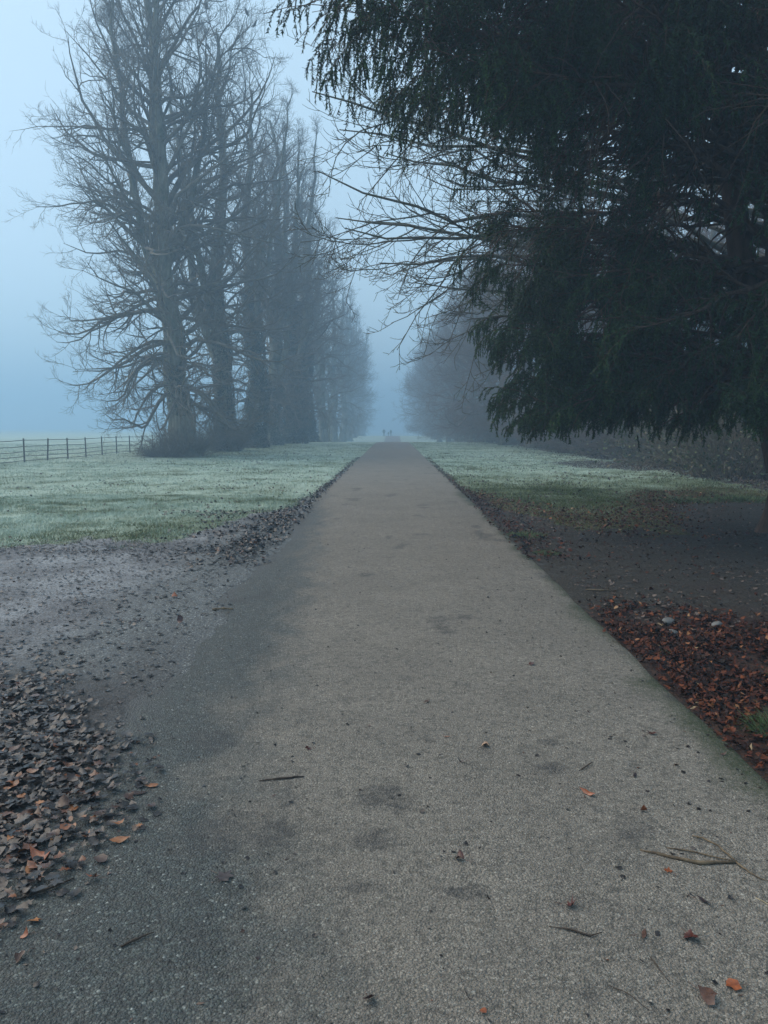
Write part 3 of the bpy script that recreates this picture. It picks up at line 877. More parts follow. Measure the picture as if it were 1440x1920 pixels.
    t = (np.arange(n)[None, :] + rng.random((len(L3), n))) / n
    p, T, _ = at_t(L3, R3, t)
    side = norm(np.cross(T, np.array([0, 0, 1.]) + rng.normal(size=(len(L3), 1, 3)) * .5))
    sg = np.where(np.arange(n) % 2 == 0, 1., -1.)[None, :, None]
    d = norm(T * .8 + side * sg * .7 + np.array([0, 0, -.1]) + rng.normal(size=p.shape) * .38)
    Ln = rng.uniform(.028, .052, (len(L3), n, 1))
    w = norm(np.cross(d, rng.normal(size=d.shape))) * rng.uniform(.005, .010, (len(L3), n, 1))
    v = np.stack([p - w, p + w, p + d * Ln], 2).reshape(-1, 3)
    f = np.arange(len(v)).reshape(-1, 3)
    tn = np.clip(.45 + .5 * (fbm(L3[:, 0, 0] * 1.2, L3[:, 0, 2] * 1.2 + L3[:, 0, 1], 2, 77) - .5)[:, None] + rng.normal(size=(len(L3), n)) * .2, 0, 1)
    g = Geo(); g.add(v, f, np.repeat(tn.ravel(), 3))
    print("yew needles", len(f))
    o = empty("yew_tree", (YX, YY, 0))
    tag(o, "huge dark evergreen yew drooping over the right side of the path", "tree")
    link("trunk", trunk.mesh("trunk"), M_yewbark, o)
    link("branches", wood.mesh("branches"), M_yewbark, o)
    link("foliage", g.mesh("foliage", True, "tint"), M_yew, o)
yew()

# ------------------------------------------------------------------ scrub on the right
def shrub_geo(seed, n=110, h=3.0, leaves=900, r0=.8):
    g = shoots_geo(seed, n, r0, h, 1.05, 9, .011)
    rng = np.random.default_rng(seed + 500)
    V = np.concatenate(g.v)
    idx = rng.integers(0, len(V), leaves)
    c = V[idx] + rng.normal(size=(leaves, 3)) * .12; c = c[c[:, 2] > .05]
    v, f, t = cards(c, rng.normal(size=(len(c), 3)) + np.array([0, 0, .6]), rng.uniform(.05, .10, len(c)), rng)
    gl = Geo(); gl.add(v, f, t)
    return g.mesh("stems"), gl.mesh("leaves", True, "tint")
M_scrub = mat_simple("scrub_stems", (.08, .068, .05), (.21, .175, .13), 4, .85)
M_shrubleaf = mat_tint("scrub_leaves", [(0, (.03, .045, .018)), (.6, (.07, .095, .04)), (.85, (.13, .10, .06)), (1, (.18, .23, .09))], .6, .3)
sv = [shrub_geo(201, 120, 3.0, 2600, 1.0), shrub_geo(202, 130, 2.4, 3200, 1.2), shrub_geo(203, 150, 3.8, 1400, 1.2)]
rng = np.random.default_rng(321)
shr = [(0, 10.9, 25.0, 1, "low leafy scrub beside the yew trunk at the right edge"),
       (1, 12.7, 26.5, 1.1, "leafy scrub behind the pale litter under the yew's right side"),
       (0, 12.4, 29.5, 1.0, "tangled scrub with broken pale stalks before it"),
       (1, 14.4, 31, 1.3, "taller scrub set back behind the tangled clump"),
       (0, 12.3, 33.5, 1.0, "scrub clump with a bright green tuft at its foot"),
       (1, 14.0, 36.5, 1.3, "leafy scrub directly under the yew's lowest hanging twigs"),
       (2, 12.6, 39, 1.1, "brown stemmed thicket right of the dark leaf patch"),
       (2, 12.4, 43.5, 1.1, "brown stemmed thicket behind the dark leaf patch"),
       (2, 12.2, 48.5, 1.15, "russet thicket seen just below the yew's left lobe"),
       (2, 12.0, 54, 1.2, "russet thicket in the gap left of the yew's lowest tip"),
       (2, 12.0, 60, 1.2, "hazy thicket beneath the third round bare tree"),
       (2, 11.8, 67, 1.2, "hazy thicket edge halfway to the crest on the right"),
       (2, 11.6, 75, 1.3, "grey thicket close to the crest on the right"),
       (2, 11.5, 84, 1.3, "last thicket before the frosty dip on the right"),
       (2, 11.5, 96, 1.4, "faint thicket beyond the frosty dip on the right"),
       (2, 11.5, 112, 1.5, "very faint thicket at the far right of the dip")]
shr_src = {}
for v, x, y, s, lab in shr:
    o = empty("thicket" if v == 2 else "scrub_bush", (x, y, float(ground_z(x, y)) - .03), rng.uniform(0, 6), s * 1.2)
    tag(o, lab, "bush", "thickets along the right edge of the grass")
    link("stems", sv[v][0], M_twig_far if v == 2 else M_scrub, o); link("leaves", sv[v][1], M_shrubleaf, o)

# dense evergreen undergrowth behind the scrub
def holly_geo(seed, n=26000):
    rng = np.random.default_rng(seed)
    d = norm(rng.normal(size=(n, 3))); rr = rng.random(n) ** .28
    lump = 1 + .55 * (fbm(d[:, 0] * 2.4 + seed, d[:, 2] * 2.4 + d[:, 1] * 1.7, 3, seed) - .5)
    c = d * (rr * lump)[:, None] * np.array([2.2, 2.2, 2.3]) + np.array([0, 0, 2.0])
    c = c[c[:, 2] > .02]
    v, f, t = cards(c, rng.normal(size=(len(c), 3)) + norm(c - np.array([0, 0, 2])) * .8, rng.uniform(.06, .13, len(c)), rng, .4)
    g = Geo(); g.add(v, f, t)
    st = shoots_geo(seed + 3, 40, .5, 3.6, 1.25, 5, .014)
    return g.mesh("leaves", True, "tint"), st.mesh("stems")
hv = [holly_geo(301), holly_geo(302)]
hs = [(15.6, 23, 1.2, "dark evergreen bush at the far right behind the yew trunk"), (16.8, 28, 1.25, "dark evergreen bush behind the leafy scrub on the right"),
      (16.6, 33.5, 1.2, "dark evergreen bush between tangled scrub and woodland edge"), (16.4, 39, 1.3, "dark evergreen bush behind the brown thickets"),
      (16.2, 45, 1.3, "dim evergreen bush beyond the dark leaf patch"), (16.0, 52, 1.4, "hazy evergreen bush behind the russet thicket"),
      (16, 60, 1.4, "fogged evergreen bush halfway to the crest"), (16, 70, 1.5, "grey fogged evergreen bush near the crest"),
      (16, 82, 1.5, "faint evergreen bush where the right grass dips")]
for i, (x, y, s, lab) in enumerate(hs):
    o = empty("evergreen_bush", (x, y, float(prof(y)) - .05), i * 1.1, s)
    tag(o, lab, "bush", "evergreen bushes at the woodland edge")
    link("leaves", hv[i % 2][0], M_ivy, o); link("stems", hv[i % 2][1], M_twig, o)

# woodland behind on the right
ws = [(4, 19, 27, 1.0, "bare woodland tree seen through the yew's lower right gaps"), (5, 21, 36, 1.05, "bare woodland tree behind the evergreen bushes"),
      (4, 18, 46, 1.0, "bare woodland tree behind the brown thickets"), (5, 20, 58, 1.1, "foggy woodland tree right of the round row"),
      (4, 18, 72, 1.1, "pale foggy woodland tree near the crest on the right")]
for i, (v, x, y, s, lab) in enumerate(ws):
    t, c, _, _ = tree_variants[v]
    o = empty("woodland_tree", (x, y, float(prof(y)) - .05), i * 1.7, s)
    tag(o, lab, "tree", "woodland trees behind the scrub")
    link("trunk", t, M_bark, o); link("crown", c, M_twig_far, o)

# ------------------------------------------------------------------ estate fence
def box_geo(g, c, s):
    x, y, z = s[0] / 2, s[1] / 2, s[2] / 2
    v = np.array([[-x, -y, -z], [x, -y, -z], [x, y, -z], [-x, y, -z], [-x, -y, z], [x, -y, z], [x, y, z], [-x, y, z]]) + np.array(c)
    f = np.array([[0, 3, 2, 1], [4, 5, 6, 7], [0, 1, 5, 4], [1, 2, 6, 5], [2, 3, 7, 6], [3, 0, 4, 7]])
    g.add(v, f)
def fence():
    fx = -16.3
    o = empty("estate_fence", (fx, 27, 0))
    tag(o, "dark iron estate fence of posts and five thin rails across the frosty field edge", "fence")
    post = Geo(); box_geo(post, (0, 0, .50), (.054, .042, 1.08)); box_geo(post, (0, 0, 1.045), (.04, .03, .014))
    pm = post.mesh("post", False)
    ysp = np.arange(0, 72, 2.29)
    lean = np.random.default_rng(3)
    for yy in ysp:
        z = float(ground_z(fx, 27 + yy))
        p = link("post", pm, M_iron, o); p.location = (0, yy, z); p.rotation_euler = (lean.normal() * .01, lean.normal() * .018, 0)
    for h in (.97, .70, .47, .26, .08):
        y = np.arange(0, 70.1, 1.145)
        P = np.stack([np.zeros_like(y) + .035, y, h + ground_z(np.full_like(y, fx), y + 27)], -1)
        P[:, 2] += lean.normal(size=len(y)) * .004
        g = Geo(); tubes(g, P[None], np.full((1, len(y)), .017 if h > .9 else .0145), 6, cap=True)
        link("rail", g.mesh("rail"), M_iron, o)
fence()

# ------------------------------------------------------------------ leaves on the ground
def leaf_template(kind, rng):
    n = 12
    a = np.arange(n) / n * 2 * np.pi
    if kind == 0:      # ovate, pointed
        r = 1 / np.sqrt((np.cos(a) / 1.0) ** 2 + (np.sin(a) / .58) ** 2); r[0] *= 1.18
    elif kind == 1:    # lobed
        r = np.where(np.arange(n) % 2 == 0, 1.0, .52) * np.interp(a, [0, 3.14, 6.28], [1.05, .75, 1.05])
    elif kind == 2:    # broken, ragged
        r = .6 + .45 * rng.random(n)
    else:              # long
        r = 1 / np.sqrt((np.cos(a) / 1.1) ** 2 + (np.sin(a) / .28) ** 2)
    r = r * (1 + .08 * rng.normal(size=n))
    x = np.cos(a) * r * .5; y = np.sin(a) * r * .5
    v = np.concatenate([[[0, 0]], np.stack([x, y], -1)])
    f = np.array([[0, i + 1, (i + 1) % n + 1] for i in range(n)])
    return v, f

def leaves_geo(x, y, size, rng, zoff=.004, tilt=.35, curl=.5, zf=ground_z, tint=None, kinds=(0, 1, 2, 3), stack=0.):
    g = Geo()
    n = len(x)
    kd = rng.choice(kinds, n)
    for kind in kinds:
        for rep in range(3):
            m = (kd == kind) & (np.arange(n) % 3 == rep)
            k = m.sum()
            if not k: continue
            tv, tf = leaf_template(kind, rng)
            u, w = tv[:, 0], tv[:, 1]
            c1 = rng.normal(size=(k, 1)) * curl; c2 = rng.normal(size=(k, 1)) * curl * 1.2; c3 = rng.normal(size=(k, 1)) * curl
            h = np.abs(c1) * u ** 2 * 1.3 + c2 * w ** 2 + c3 * u * w + rng.normal(size=(k, len(u))) * .025 * (curl > .1)
            s = size[m][:, None]
            L = np.stack([u[None] * s * (1 - .25 * np.abs(c1)), w[None] * s, h * s], -1)
            tx = rng.normal(size=k) * tilt; ty = rng.normal(size=k) * tilt; az = rng.uniform(0, 6.283, k)
            cx, sx = np.cos(tx), np.sin(tx); cy, sy = np.cos(ty), np.sin(ty); ca, sa = np.cos(az), np.sin(az)
            Y1 = L[..., 1] * cx[:, None] - L[..., 2] * sx[:, None]; Z1 = L[..., 1] * sx[:, None] + L[..., 2] * cx[:, None]
            X2 = L[..., 0] * cy[:, None] + Z1 * sy[:, None]; Z2 = -L[..., 0] * sy[:, None] + Z1 * cy[:, None]
            X3 = X2 * ca[:, None] - Y1 * sa[:, None]; Y3 = X2 * sa[:, None] + Y1 * ca[:, None]
            zmin = Z2.min(1, keepdims=True)
            zb = zf(x[m], y[m])[:, None] + zoff
            lift = rng.random((k, 1)) * stack
            V = np.stack([X3 + x[m][:, None], Y3 + y[m][:, None], Z2 - zmin * .85 + zb + lift], -1)
            off = (np.arange(k) * len(u))[:, None, None]
            F = (tf[None] + off).reshape(-1, 3)
            t = rng.random(k) if tint is None else tint[m]
            g.add(V.reshape(-1, 3), F, np.repeat(t, len(u)))
    return g

def surf_z(x, y):
    return np.where(np.abs(x) < 1.70, np.maximum(tarmac_z(x, y) + .012 * (1 - (np.minimum(np.abs(x), 1.72) / 1.72) ** 3), ground_z(x, y)), ground_z(x, y))

def scatter(rng, n, x0, x1, y0, y1, dens):
    x = rng.uniform(x0, x1, n); y = rng.uniform(y0, y1, n)
    k = rng.random(n) < dens(x, y)
    return x[k], y[k]

rng = np.random.default_rng(1001)
def stuff_leaves(name, parts, mat, label):
    g = Geo()
    for q in parts:
        for v, a, in zip(q.v, q.a): pass
        base = g.n
        for kf, fl in q.f.items(): g.f.setdefault(kf, []).extend([f + base for f in fl])
        g.v.extend(q.v); g.a.extend(q.a); g.n += q.n
    print(name, g.n)
    return tag(link(name, g.mesh(name, True, "tint"), mat), label, kind="stuff")

# left: thick wet litter in the foreground corner
dl = lambda x, y: sm(-.12, .30, -x - np.interp(y, [1.7, 2.6, 3.7, 4.6, 5.0, 5.6], [1.15, 1.2, 1.36, 1.85, 2.4, 3.2]) + .7 * (fbm(x * 1.7, y * 1.7, 3, 61) - .5)) * (1 - sm(4.4, 5.6, y + 1.2 * (fbm(x * .8, y * .8, 3, 62) - .5)))
x, y = scatter(rng, 21000, -4.2, -.9, 1.7, 5.6, dl)
tn = np.clip(rng.random(len(x)) ** 1.15 * .90 + .22 * (fbm(x * 2.5, y * 2.5, 2, 63) - .3) * sm(4.2, 3.0, y) + .05 * sm(4.2, 3.2, y), 0, 1)
a1 = leaves_geo(x, y, rng.uniform(.022, .070, len(x)), rng, .003, .13, .34, surf_z, tn, (0, 1, 2), .022)
dm = lambda x, y: (.25 + .75 * sm(.45, .62, fbm(x * .9, y * .9, 4, 64))) * sm(1.3, 2.0, -x + .6 * (fbm(x, y, 3, 65) - .5)) * (1 - sm(9.5, 11, y))
x, y = scatter(rng, 34000, -8.5, -1.2, 3.0, 11, dm)
a2 = leaves_geo(x, y, rng.uniform(.018, .058, len(x)), rng, .002, .12, .35, surf_z, rng.random(len(x)) * .82, (0, 1, 2), .004)
dv = lambda x, y: np.exp(-((np.abs(x) - 1.74 - np.interp(y, [8, 14, 20], [.35, .25, .08]) * (fbm(x * .7, y * .4, 3, 66))) / np.interp(y, [8, 13, 17, 22], [.45, .32, .16, .10])) ** 2) * sm(8, 10, y) * (1 - sm(18, 40, y) * .6)
x, y = scatter(rng, 26000, -4.4, -1.5, 8, 40, dv)
a3 = leaves_geo(x, y, rng.uniform(.04, .085, len(x)), rng, .004, .3, .5, surf_z, rng.random(len(x)) * .9, (0, 2), .02)
x, y = scatter(rng, 3200, -4.6, -1.8, 10, 14.5, lambda x, y: sm(.42, .6, fbm(x * .8, y * .5, 3, 67)) * sm(4.6, 2.0, -x))
a3b = leaves_geo(x, y, rng.uniform(.04, .08, len(x)), rng, .004, .3, .5, surf_z, rng.random(len(x)) * .92, (0, 2), .02)
stuff_leaves("leaf_litter", [a1, a2, a3, a3b], M_brown, "dark wet fallen leaves matted over the mud left of the path")

# right: russet beech litter
dr = lambda x, y: sm(1.66, 1.82, x + .10 * (fbm(y * 2, y * 0, 2, 68) - .5)) * (1 - sm(6.0, 7.2, y + 2.0 * (fbm(x * .9, y * .9, 3, 69) - .5))) * (.35 + .65 * sm(.3, .5, fbm(x * 1.6, y * 1.6, 3, 70)))
x, y = scatter(rng, 34000, 1.6, 5.4, 2.6, 7.4, dr)
b1 = leaves_geo(x, y, rng.uniform(.028, .062, len(x)), rng, .004, .34, .6, surf_z, rng.random(len(x)) ** 1.1, (0, 2, 3), .02)
x, y = scatter(rng, 5200, 1.8, 9.5, 6, 17, lambda x, y: .45 + .4 * sm(.4, .6, fbm(x, y, 3, 71)))
b2 = leaves_geo(x, y, rng.uniform(.022, .06, len(x)), rng, .002, .2, .4, surf_z, rng.random(len(x)) * .97, (2, 3), .004)
x, y = scatter(rng, 9000, 1.8, 8.5, 10.5, 19, lambda x, y: np.exp(-((y - yb_right(x) - 1.2) / 1.8) ** 2) * sm(8.5, 5.5, x))
b3 = leaves_geo(x, y, rng.uniform(.035, .07, len(x)), rng, .02, .35, .5, surf_z, np.clip(.25 + .75 * rng.random(len(x)), 0, 1), (0, 2), .03)
x, y = scatter(rng, 12000, 1.6, 3.4, 9, 40, dv)
b4 = leaves_geo(x, y, rng.uniform(.035, .075, len(x)), rng, .004, .3, .5, surf_z, rng.random(len(x)) * .8, (0, 2), .02)
stuff_leaves("russet_litter", [b1, b2, b3, b4], M_red, "russet fallen leaves under the yew right of the path")

# pale litter in front of the scrub, and odd leaves over the frosty grass
x, y = scatter(rng, 13000, 7.5, 14, 18, 60, lambda x, y: sm(9.0, 10.8, x + 2.4 * (fbm(x * .9, y * .9, 4, 31) - .5) - (y - 30) * .03))
c1 = leaves_geo(x, y, rng.uniform(.05, .11, len(x)), rng, .005, .4, .5, surf_z, rng.random(len(x)), (0, 2), .03)
x, y = scatter(rng, 5200, -16, -1.8, 10, 46, lambda x, y: (.12 + .7 * sm(.5, .66, fbm(x * .5, y * .5, 3, 72))) * sm(17, 3, -x))
c2 = leaves_geo(x, y, rng.uniform(.04, .085, len(x)), rng, .02, .35, .5, surf_z, rng.random(len(x)) * .6, (0, 2), .02)
x, y = scatter(rng, 3600, 1.8, 11, 17, 46, lambda x, y: .25 + .6 * sm(.45, .66, fbm(x * .5, y * .5, 3, 73)))
c3 = leaves_geo(x, y, rng.uniform(.04, .085, len(x)), rng, .02, .35, .5, surf_z, rng.random(len(x)) * .6, (0, 2), .02)
x, y = scatter(rng, 15000, 1.8, 8.5, 5.5, 17, lambda x, y: .2 + .6 * sm(.4, .6, fbm(x * 1.3, y * 1.3, 3, 74)))
c4 = leaves_geo(x, y, rng.uniform(.012, .05, len(x)) , rng, .003, .3, .5, surf_z, .35 + .65 * rng.random(len(x)), (2, 3), .01)
stuff_leaves("scattered_leaves", [c1, c2, c3, c4], M_pale, "old brown leaves strewn over the frosty grass and scrub edge")

# tiny crumbs of leaf and grit on the tarmac
x, y = scatter(rng, 4200, -1.66, 1.66, 1.8, 16, lambda x, y: .45 + .5 * sm(.3, 1.6, np.abs(x)))
d1 = leaves_geo(x, y, rng.uniform(.005, .026, len(x)) , rng, .001, .2, .4, surf_z, rng.random(len(x)) * .9, (2, 3), .0)
stuff_leaves("path_debris", [d1], M_brown, "tiny crumbs of leaf and twig strewn on the tarmac")

# ------------------------------------------------------------------ grass
def grass_geo():
    rng = np.random.default_rng(41)
    P, H, W, F = [], [], [], []
    def area(n, x0, x1, y0, y1, hk, wk, power=1.0):
        x = rng.uniform(x0, x1, n); y = y0 + (y1 - y0) * rng.random(n) ** power
        g, f, r, l, s = zones(x, y)
        g = g * np.clip(-.15 + 2.0 * fbm(x * 2.6, y * 2.6, 4, 43), 0, 1)
        k = (rng.random(n) < g) & (np.abs(x) > 1.66)
        x, y, f, r = x[k], y[k], f[k], r[k]
        P.append(np.stack([x, y, ground_z(x, y) - .006], -1)); H.append(np.full(len(x), hk) * rng.uniform(.5, 1.3, len(x)) * (.25 + 1.9 * fbm(x * 2.2, y * 2.2, 3, 44) ** 1.5))
        W.append(np.full(len(x), wk)); F.append(np.clip(f * .9 + rng.normal(size=len(x)) * .18 + 1.0 * (fbm(x * .7, y * .7, 4, 45) - .5), 0, 1) - 2.0 * (rng.random(len(x)) < r * .55))
    area(120000, -9, -1.66, 9, 18, .045, .006)
    area(90000, -24, -1.66, 16, 34, .05, .010)
    area(60000, -40, -1.66, 30, 70, .06, .020)
    area(90000, 1.66, 9, 10.5, 20, .045, .006)
    area(90000, 1.66, 14, 18, 36, .05, .010)
    area(30000, 1.66, 13, 34, 80, .06, .02)
    P = np.concatenate(P); H = np.concatenate(H); W = np.concatenate(W); F = np.concatenate(F)
    n = len(P)
    a = rng.uniform(0, 2 * np.pi, n); b = rng.uniform(0, 2 * np.pi, n)
    wv = np.stack([np.cos(a) * W, np.sin(a) * W, np.zeros(n)], -1)
    ln = np.stack([np.cos(b), np.sin(b), np.zeros(n)], -1) * (H * rng.uniform(.3, 1.3, n))[:, None]
    tip = P + ln + np.stack([np.zeros(n), np.zeros(n), H], -1)
    v = np.stack([P - wv, P + wv, tip], 1).reshape(-1, 3)
    g = Geo(); g.add(v, np.arange(3 * n).reshape(-1, 3), np.repeat(F, 3))
    print("grass", n)
    return g.mesh("grass", True, "tint")
mg, nt, b = new_mat("frosted_grass", .8, .2)
t = attr(nt, "tint")
c = ramp(nt, t, [(0, (.07, .095, .03)), (.3, (.17, .20, .105)), (.6, (.31, .38, .29)), (1, (.42, .50, .43))])
c = mixc(nt, math_(nt, 'LESS_THAN', t, -.5), c, (.12, .075, .03))
nt.links.new(c, b.inputs["Base Color"])
tag(link("grass", grass_geo(), mg), "short frost-whitened grass on both sides of the path", kind="stuff")

# small green tufts: things one can point at
def tuft_geo(seed, n, r, h, w=.003):
    rng = np.random.default_rng(seed)
    a = rng.uniform(0, 6.283, n); rr = r * np.sqrt(rng.random(n))
    K = 4
    P = np.empty((n, K + 1, 3)); p = np.stack([np.cos(a) * rr, np.sin(a) * rr, np.full(n, -.01)], -1); P[:, 0] = p
    out = np.stack([np.cos(a), np.sin(a), np.zeros(n)], -1) * (rr / r)[:, None] * .8 + rng.normal(size=(n, 3)) * .3
    d = norm(out * .6 + np.array([0, 0, 1.])); L = h * rng.uniform(.5, 1.2, n)
    for k in range(K):
        d = norm(d + out * .22 + np.array([0, 0, -.12])); p = p + d * (L / K)[:, None]; P[:, k + 1] = p
    p = np.maximum(P[..., 2], .002); P[..., 2] = np.where(P[..., 2] < -.02, .002, P[..., 2])
    rad = w * np.linspace(1, .15, K + 1)[None, :] * np.ones((n, 1))
    g = Geo(); tubes(g, P, rad, 3); g.a = [np.repeat(rng.random(n), (K + 1) * 3)]
    return g.mesh("grass_tuft", True, "tint")
M_tuft = mat_tint("green_grass", [(0, (.03, .055, .014)), (.6, (.07, .12, .035)), (1, (.16, .21, .09))], .6, .3)
tg = tuft_geo(1, 420, .20, .17)
tg2 = tuft_geo(2, 26, .03, .07, .002)
tg3 = tuft_geo(3, 500, .26, .09, .004)
for me_, x, y, s, lab in [(tg, 2.04, 3.88, .72, "green grass tuft among red leaves at the lower right edge"),
                          (tg, 2.55, 4.75, .55, "small green tuft in the leaf litter above the big tuft"),
                          (tg2, 1.92, 5.3, 1.0, "tiny grass sprout beside the right path edge"),
                          (tg3, 1.98, 11.2, 1.0, "bright green grass clump on the right verge where bare soil starts"),
                          (tg3, 1.95, 9.6, .6, "small green clump on the right verge below the bright one"),
                          (tg3, 10.9, 34.5, 3.0, "vivid green clump in front of the scrub under the yew"),
                          (tg3, 7.6, 16.8, 2.6, "green grass clump left of the yew trunk on dark soil"),
                          (tg3, 6.3, 16.6, 2.2, "green grass clump at the upper rim of the dark soil")]:
    o = link("grass_tuft", me_, M_tuft); o.location = (x, y, float(ground_z(x, y))); o.scale = (s, s, s * (.6 if s > 2 else 1)); o.rotation_euler = (0, 0, x * 3)
    tag(o, lab, "grass tuft", "green tufts along the right side")

# ------------------------------------------------------------------ single leaves on the path
def leaf_mat(name, c1, c2):
    return mat_simple(name, c1, c2, 45, .42, .5)
ML = {"red": leaf_mat("leaf_dark_red", (.025, .008, .007), (.085, .02, .012)), "orange": leaf_mat("leaf_orange", (.13, .036, .014), (.27, .08, .028)),
      "brown": leaf_mat("leaf_brown", (.045, .022, .016), (.10, .05, .035)), "black": leaf_mat("leaf_black", (.014, .010, .011), (.035, .022, .024)),
      "tan": leaf_mat("leaf_tan", (.22, .13, .085), (.40, .27, .18))}
def single_leaf(px_x, px_y, size, kind, col, label, curl=.6, tilt=.15, seed=0):
    rng = np.random.default_rng(seed * 7 + 13)
    g = leaves_geo(np.zeros(1), np.zeros(1), np.array([size]), rng, 0.002, tilt, curl, lambda a, b: a * 0, None, (kind,))
    o = link("fallen_leaf", g.mesh("fallen_leaf"), ML[col])
    # short stalk
    s = Geo(); tubes(s, np.array([[[size * .45, 0, .004], [size * .7, .004, .006], [size * .9, -.003, .003]]]), np.array([[.0012, .001, .0008]]), 4)
    link("leaf_stalk", s.mesh("leaf_stalk"), ML["brown"], o)
    o.location = (px_x, px_y, float(surf_z(np.array(px_x), np.array(px_y))) + .002)
    o.rotation_euler = (0, 0, rng.uniform(0, 6.28))
    tag(o, label, "leaf", "single fallen leaves on the path")
# (x, y) on the ground in metres
SL = [(-.417, 3.635, .045, 1, "red", "small dark red leaf alone left of the path middle, upper foreground", .9, .3),
      (.464, 3.683, .060, 0, "tan", "pale tan upturned leaf lying near the middle of the path", .7, .1),
      (.328, 3.494, .045, 3, "black", "small blackish leaf just below the pale tan leaf", .6, .2),
      (.281, 3.792, .035, 3, "orange", "tiny orange leaf sliver left above the pale tan leaf", .3, .05),
      (.850, 3.183, .085, 3, "orange", "long orange leaf right below the dark double stain", .5, .15),
      (1.040, 3.029, .040, 0, "orange", "small orange leaf above the broken stalk", .7, .5),
      (.988, 2.604, .040, 1, "orange", "small orange lobed leaf just below the broken stalk", .5, .1),
      (.249, 2.670, .055, 0, "red", "curled dark red leaf above the dark streak stain", .9, .3),
      (.593, 2.395, .060, 1, "red", "crumpled maroon leaf in the lower middle beside a dark stain", 1.3, .3),
      (.790, 2.256, .050, 3, "brown", "narrow brown leaf between the maroon leaf and the bright red leaf", .2, .05),
      (.931, 2.242, .055, 2, "red", "glossy bright red ragged leaf low on the right", .7, .15),
      (.975, 2.038, .052, 2, "orange", "round rusty orange leaf in the bottom right corner", .25, .03),
      (.880, 1.992, .072, 2, "brown", "large dull brown leaf left of the round rusty leaf at the bottom", .3, .05),
      (-.063, 1.962, .045, 0, "red", "folded dark red leaf at the bottom middle of the path", .9, .4),
      (.250, 1.930, .025, 2, "orange", "tiny orange leaf scrap at the bottom edge of the path", .3, .1),
      (1.345, 3.859, .050, 2, "red", "dark red leaf nearest the russet litter on the right, upper one", .5, .1),
      (1.614, 3.615, .055, 3, "brown", "narrow brown leaf at the right path edge under the russet litter", .5, .1),
      (1.047, 2.429, .055, 3, "black", "dark narrow leaf strip below the broken stalk's fork", .2, .03),
      (-1.052, 2.532, .055, 1, "orange", "rusty red leaf on dark tarmac just right of the left litter", .7, .2),
      (-1.291, 2.663, .105, 0, "orange", "large orange-brown curled leaf on top of the left wet litter", .7, .2),
      (-1.150, 2.232, .036, 0, "orange", "small orange leaf lowest at the left edge of the path", .8, .4),
      (-1.113, 2.131, .050, 2, "brown", "brown crumpled leaf at the lower left corner", .9, .2),
      (-.593, 2.544, .085, 1, "black", "flattened dark lobed leaf pressed on the dark left band", .12, .01),
      (-2.031, 6.999, .09, 0, "orange", "single orange leaf on the grey mud left of the path", .5, .2),
      (-1.726, 6.09, .08, 0, "red", "small reddish leaf on the mud nearest the left path edge", .8, .5),
      (.199, 4.293, .060, 3, "brown", "brown sliver of leaf further up the middle of the path", .3, .05),
      (.935, 5.016, .06, 2, "red", "lone reddish leaf on the path right of middle, farthest up", .7, .2),
      (1.109, 3.369, .05, 3, "black", "dark narrow leaf right of the long orange leaf", .3, .05)]
for i, q in enumerate(SL):
    single_leaf(q[0], q[1], q[2] * 1.02, q[3], q[4], q[5], q[6], q[7], i)

# ------------------------------------------------------------------ twigs, broken stalk, stones
def stick(name, pts, rads, label, cat, mat=None, kids=()):
    P = np.array(pts, float)
    base = P[0].copy(); base[2] = 0
    zs = float(surf_z(np.array(base[0]), np.array(base[1])))
    def smoothp(P, r):
        t = np.linspace(0, len(P) - 1, (len(P) - 1) * 4 + 1)
        i = np.arange(len(P))
        return np.stack([np.interp(t, i, P[:, k]) for k in range(3)], -1), np.interp(t, i, r)
    g = Geo()
    rg = np.random.default_rng(len(label))
    for pp, rr in [(P, rads)] + list(kids):
        q, r = smoothp(np.array(pp, float), np.array(rr, float))
        q = q + rg.normal(size=q.shape) * np.array([.0012, .0012, .0004])
        tubes(g, (q - base)[None], (r * (1 + .12 * rg.normal(size=len(r))))[None], 6, cap=True)
    o = link(name, g.mesh(name), mat or M_twiglit)
    o.location = (base[0], base[1], zs)
    return tag(o, label, cat)
M_straw = mat_simple("pale_straw", (.24, .19, .11), (.45, .38, .25), 30, .6, .4)
M_darktwig = mat_simple("dark_twig", (.02, .015, .012), (.06, .045, .035), 30, .8, .3)
stick("broken_stalk", [(1.258, 2.664, .006), (1.12, 2.655, .008), (1.02, 2.70, .007), (.935, 2.745, .005)], [.005, .0065, .006, .003],
      "split dry brown and straw coloured stalk lying on the right side of the path", "stalk", None,
      [([(1.255, 2.668, .008), (1.10, 2.74, .007), (1.04, 2.765, .004)], [.002, .003, .0015]),
       ([(1.258, 2.662, .008), (1.235, 2.76, .012), (1.20, 2.825, .010), (1.165, 2.845, .006)], [.0035, .0035, .003, .0025]),
       ([(1.255, 2.666, .008), (1.277, 2.60, .007), (1.295, 2.57, .005), (1.34, 2.53, .004), (1.42, 2.45, .004)], [.004, .003, .0018, .0013, .001])])
stick("twig", [(-.60, 3.285, .006), (-.52, 3.30, .008), (-.44, 3.325, .006), (-.40, 3.335, .004)], [.002, .005, .005, .002], "short dark twig at the border of the damp left band", "twig", M_darktwig)
stick("twig", [(.865, 3.41, .004), (.91, 3.449, .008), (.95, 3.50, .005)], [.002, .0035, .002], "thin dark twig slanting beside the double stain", "twig", M_darktwig)
stick("twig", [(-1.56, 6.50, .01), (-1.47, 6.528, .014), (-1.38, 6.52, .01)], [.009, .011, .006], "stubby brown stick where mud meets tarmac on the left", "twig", M_twiglit)
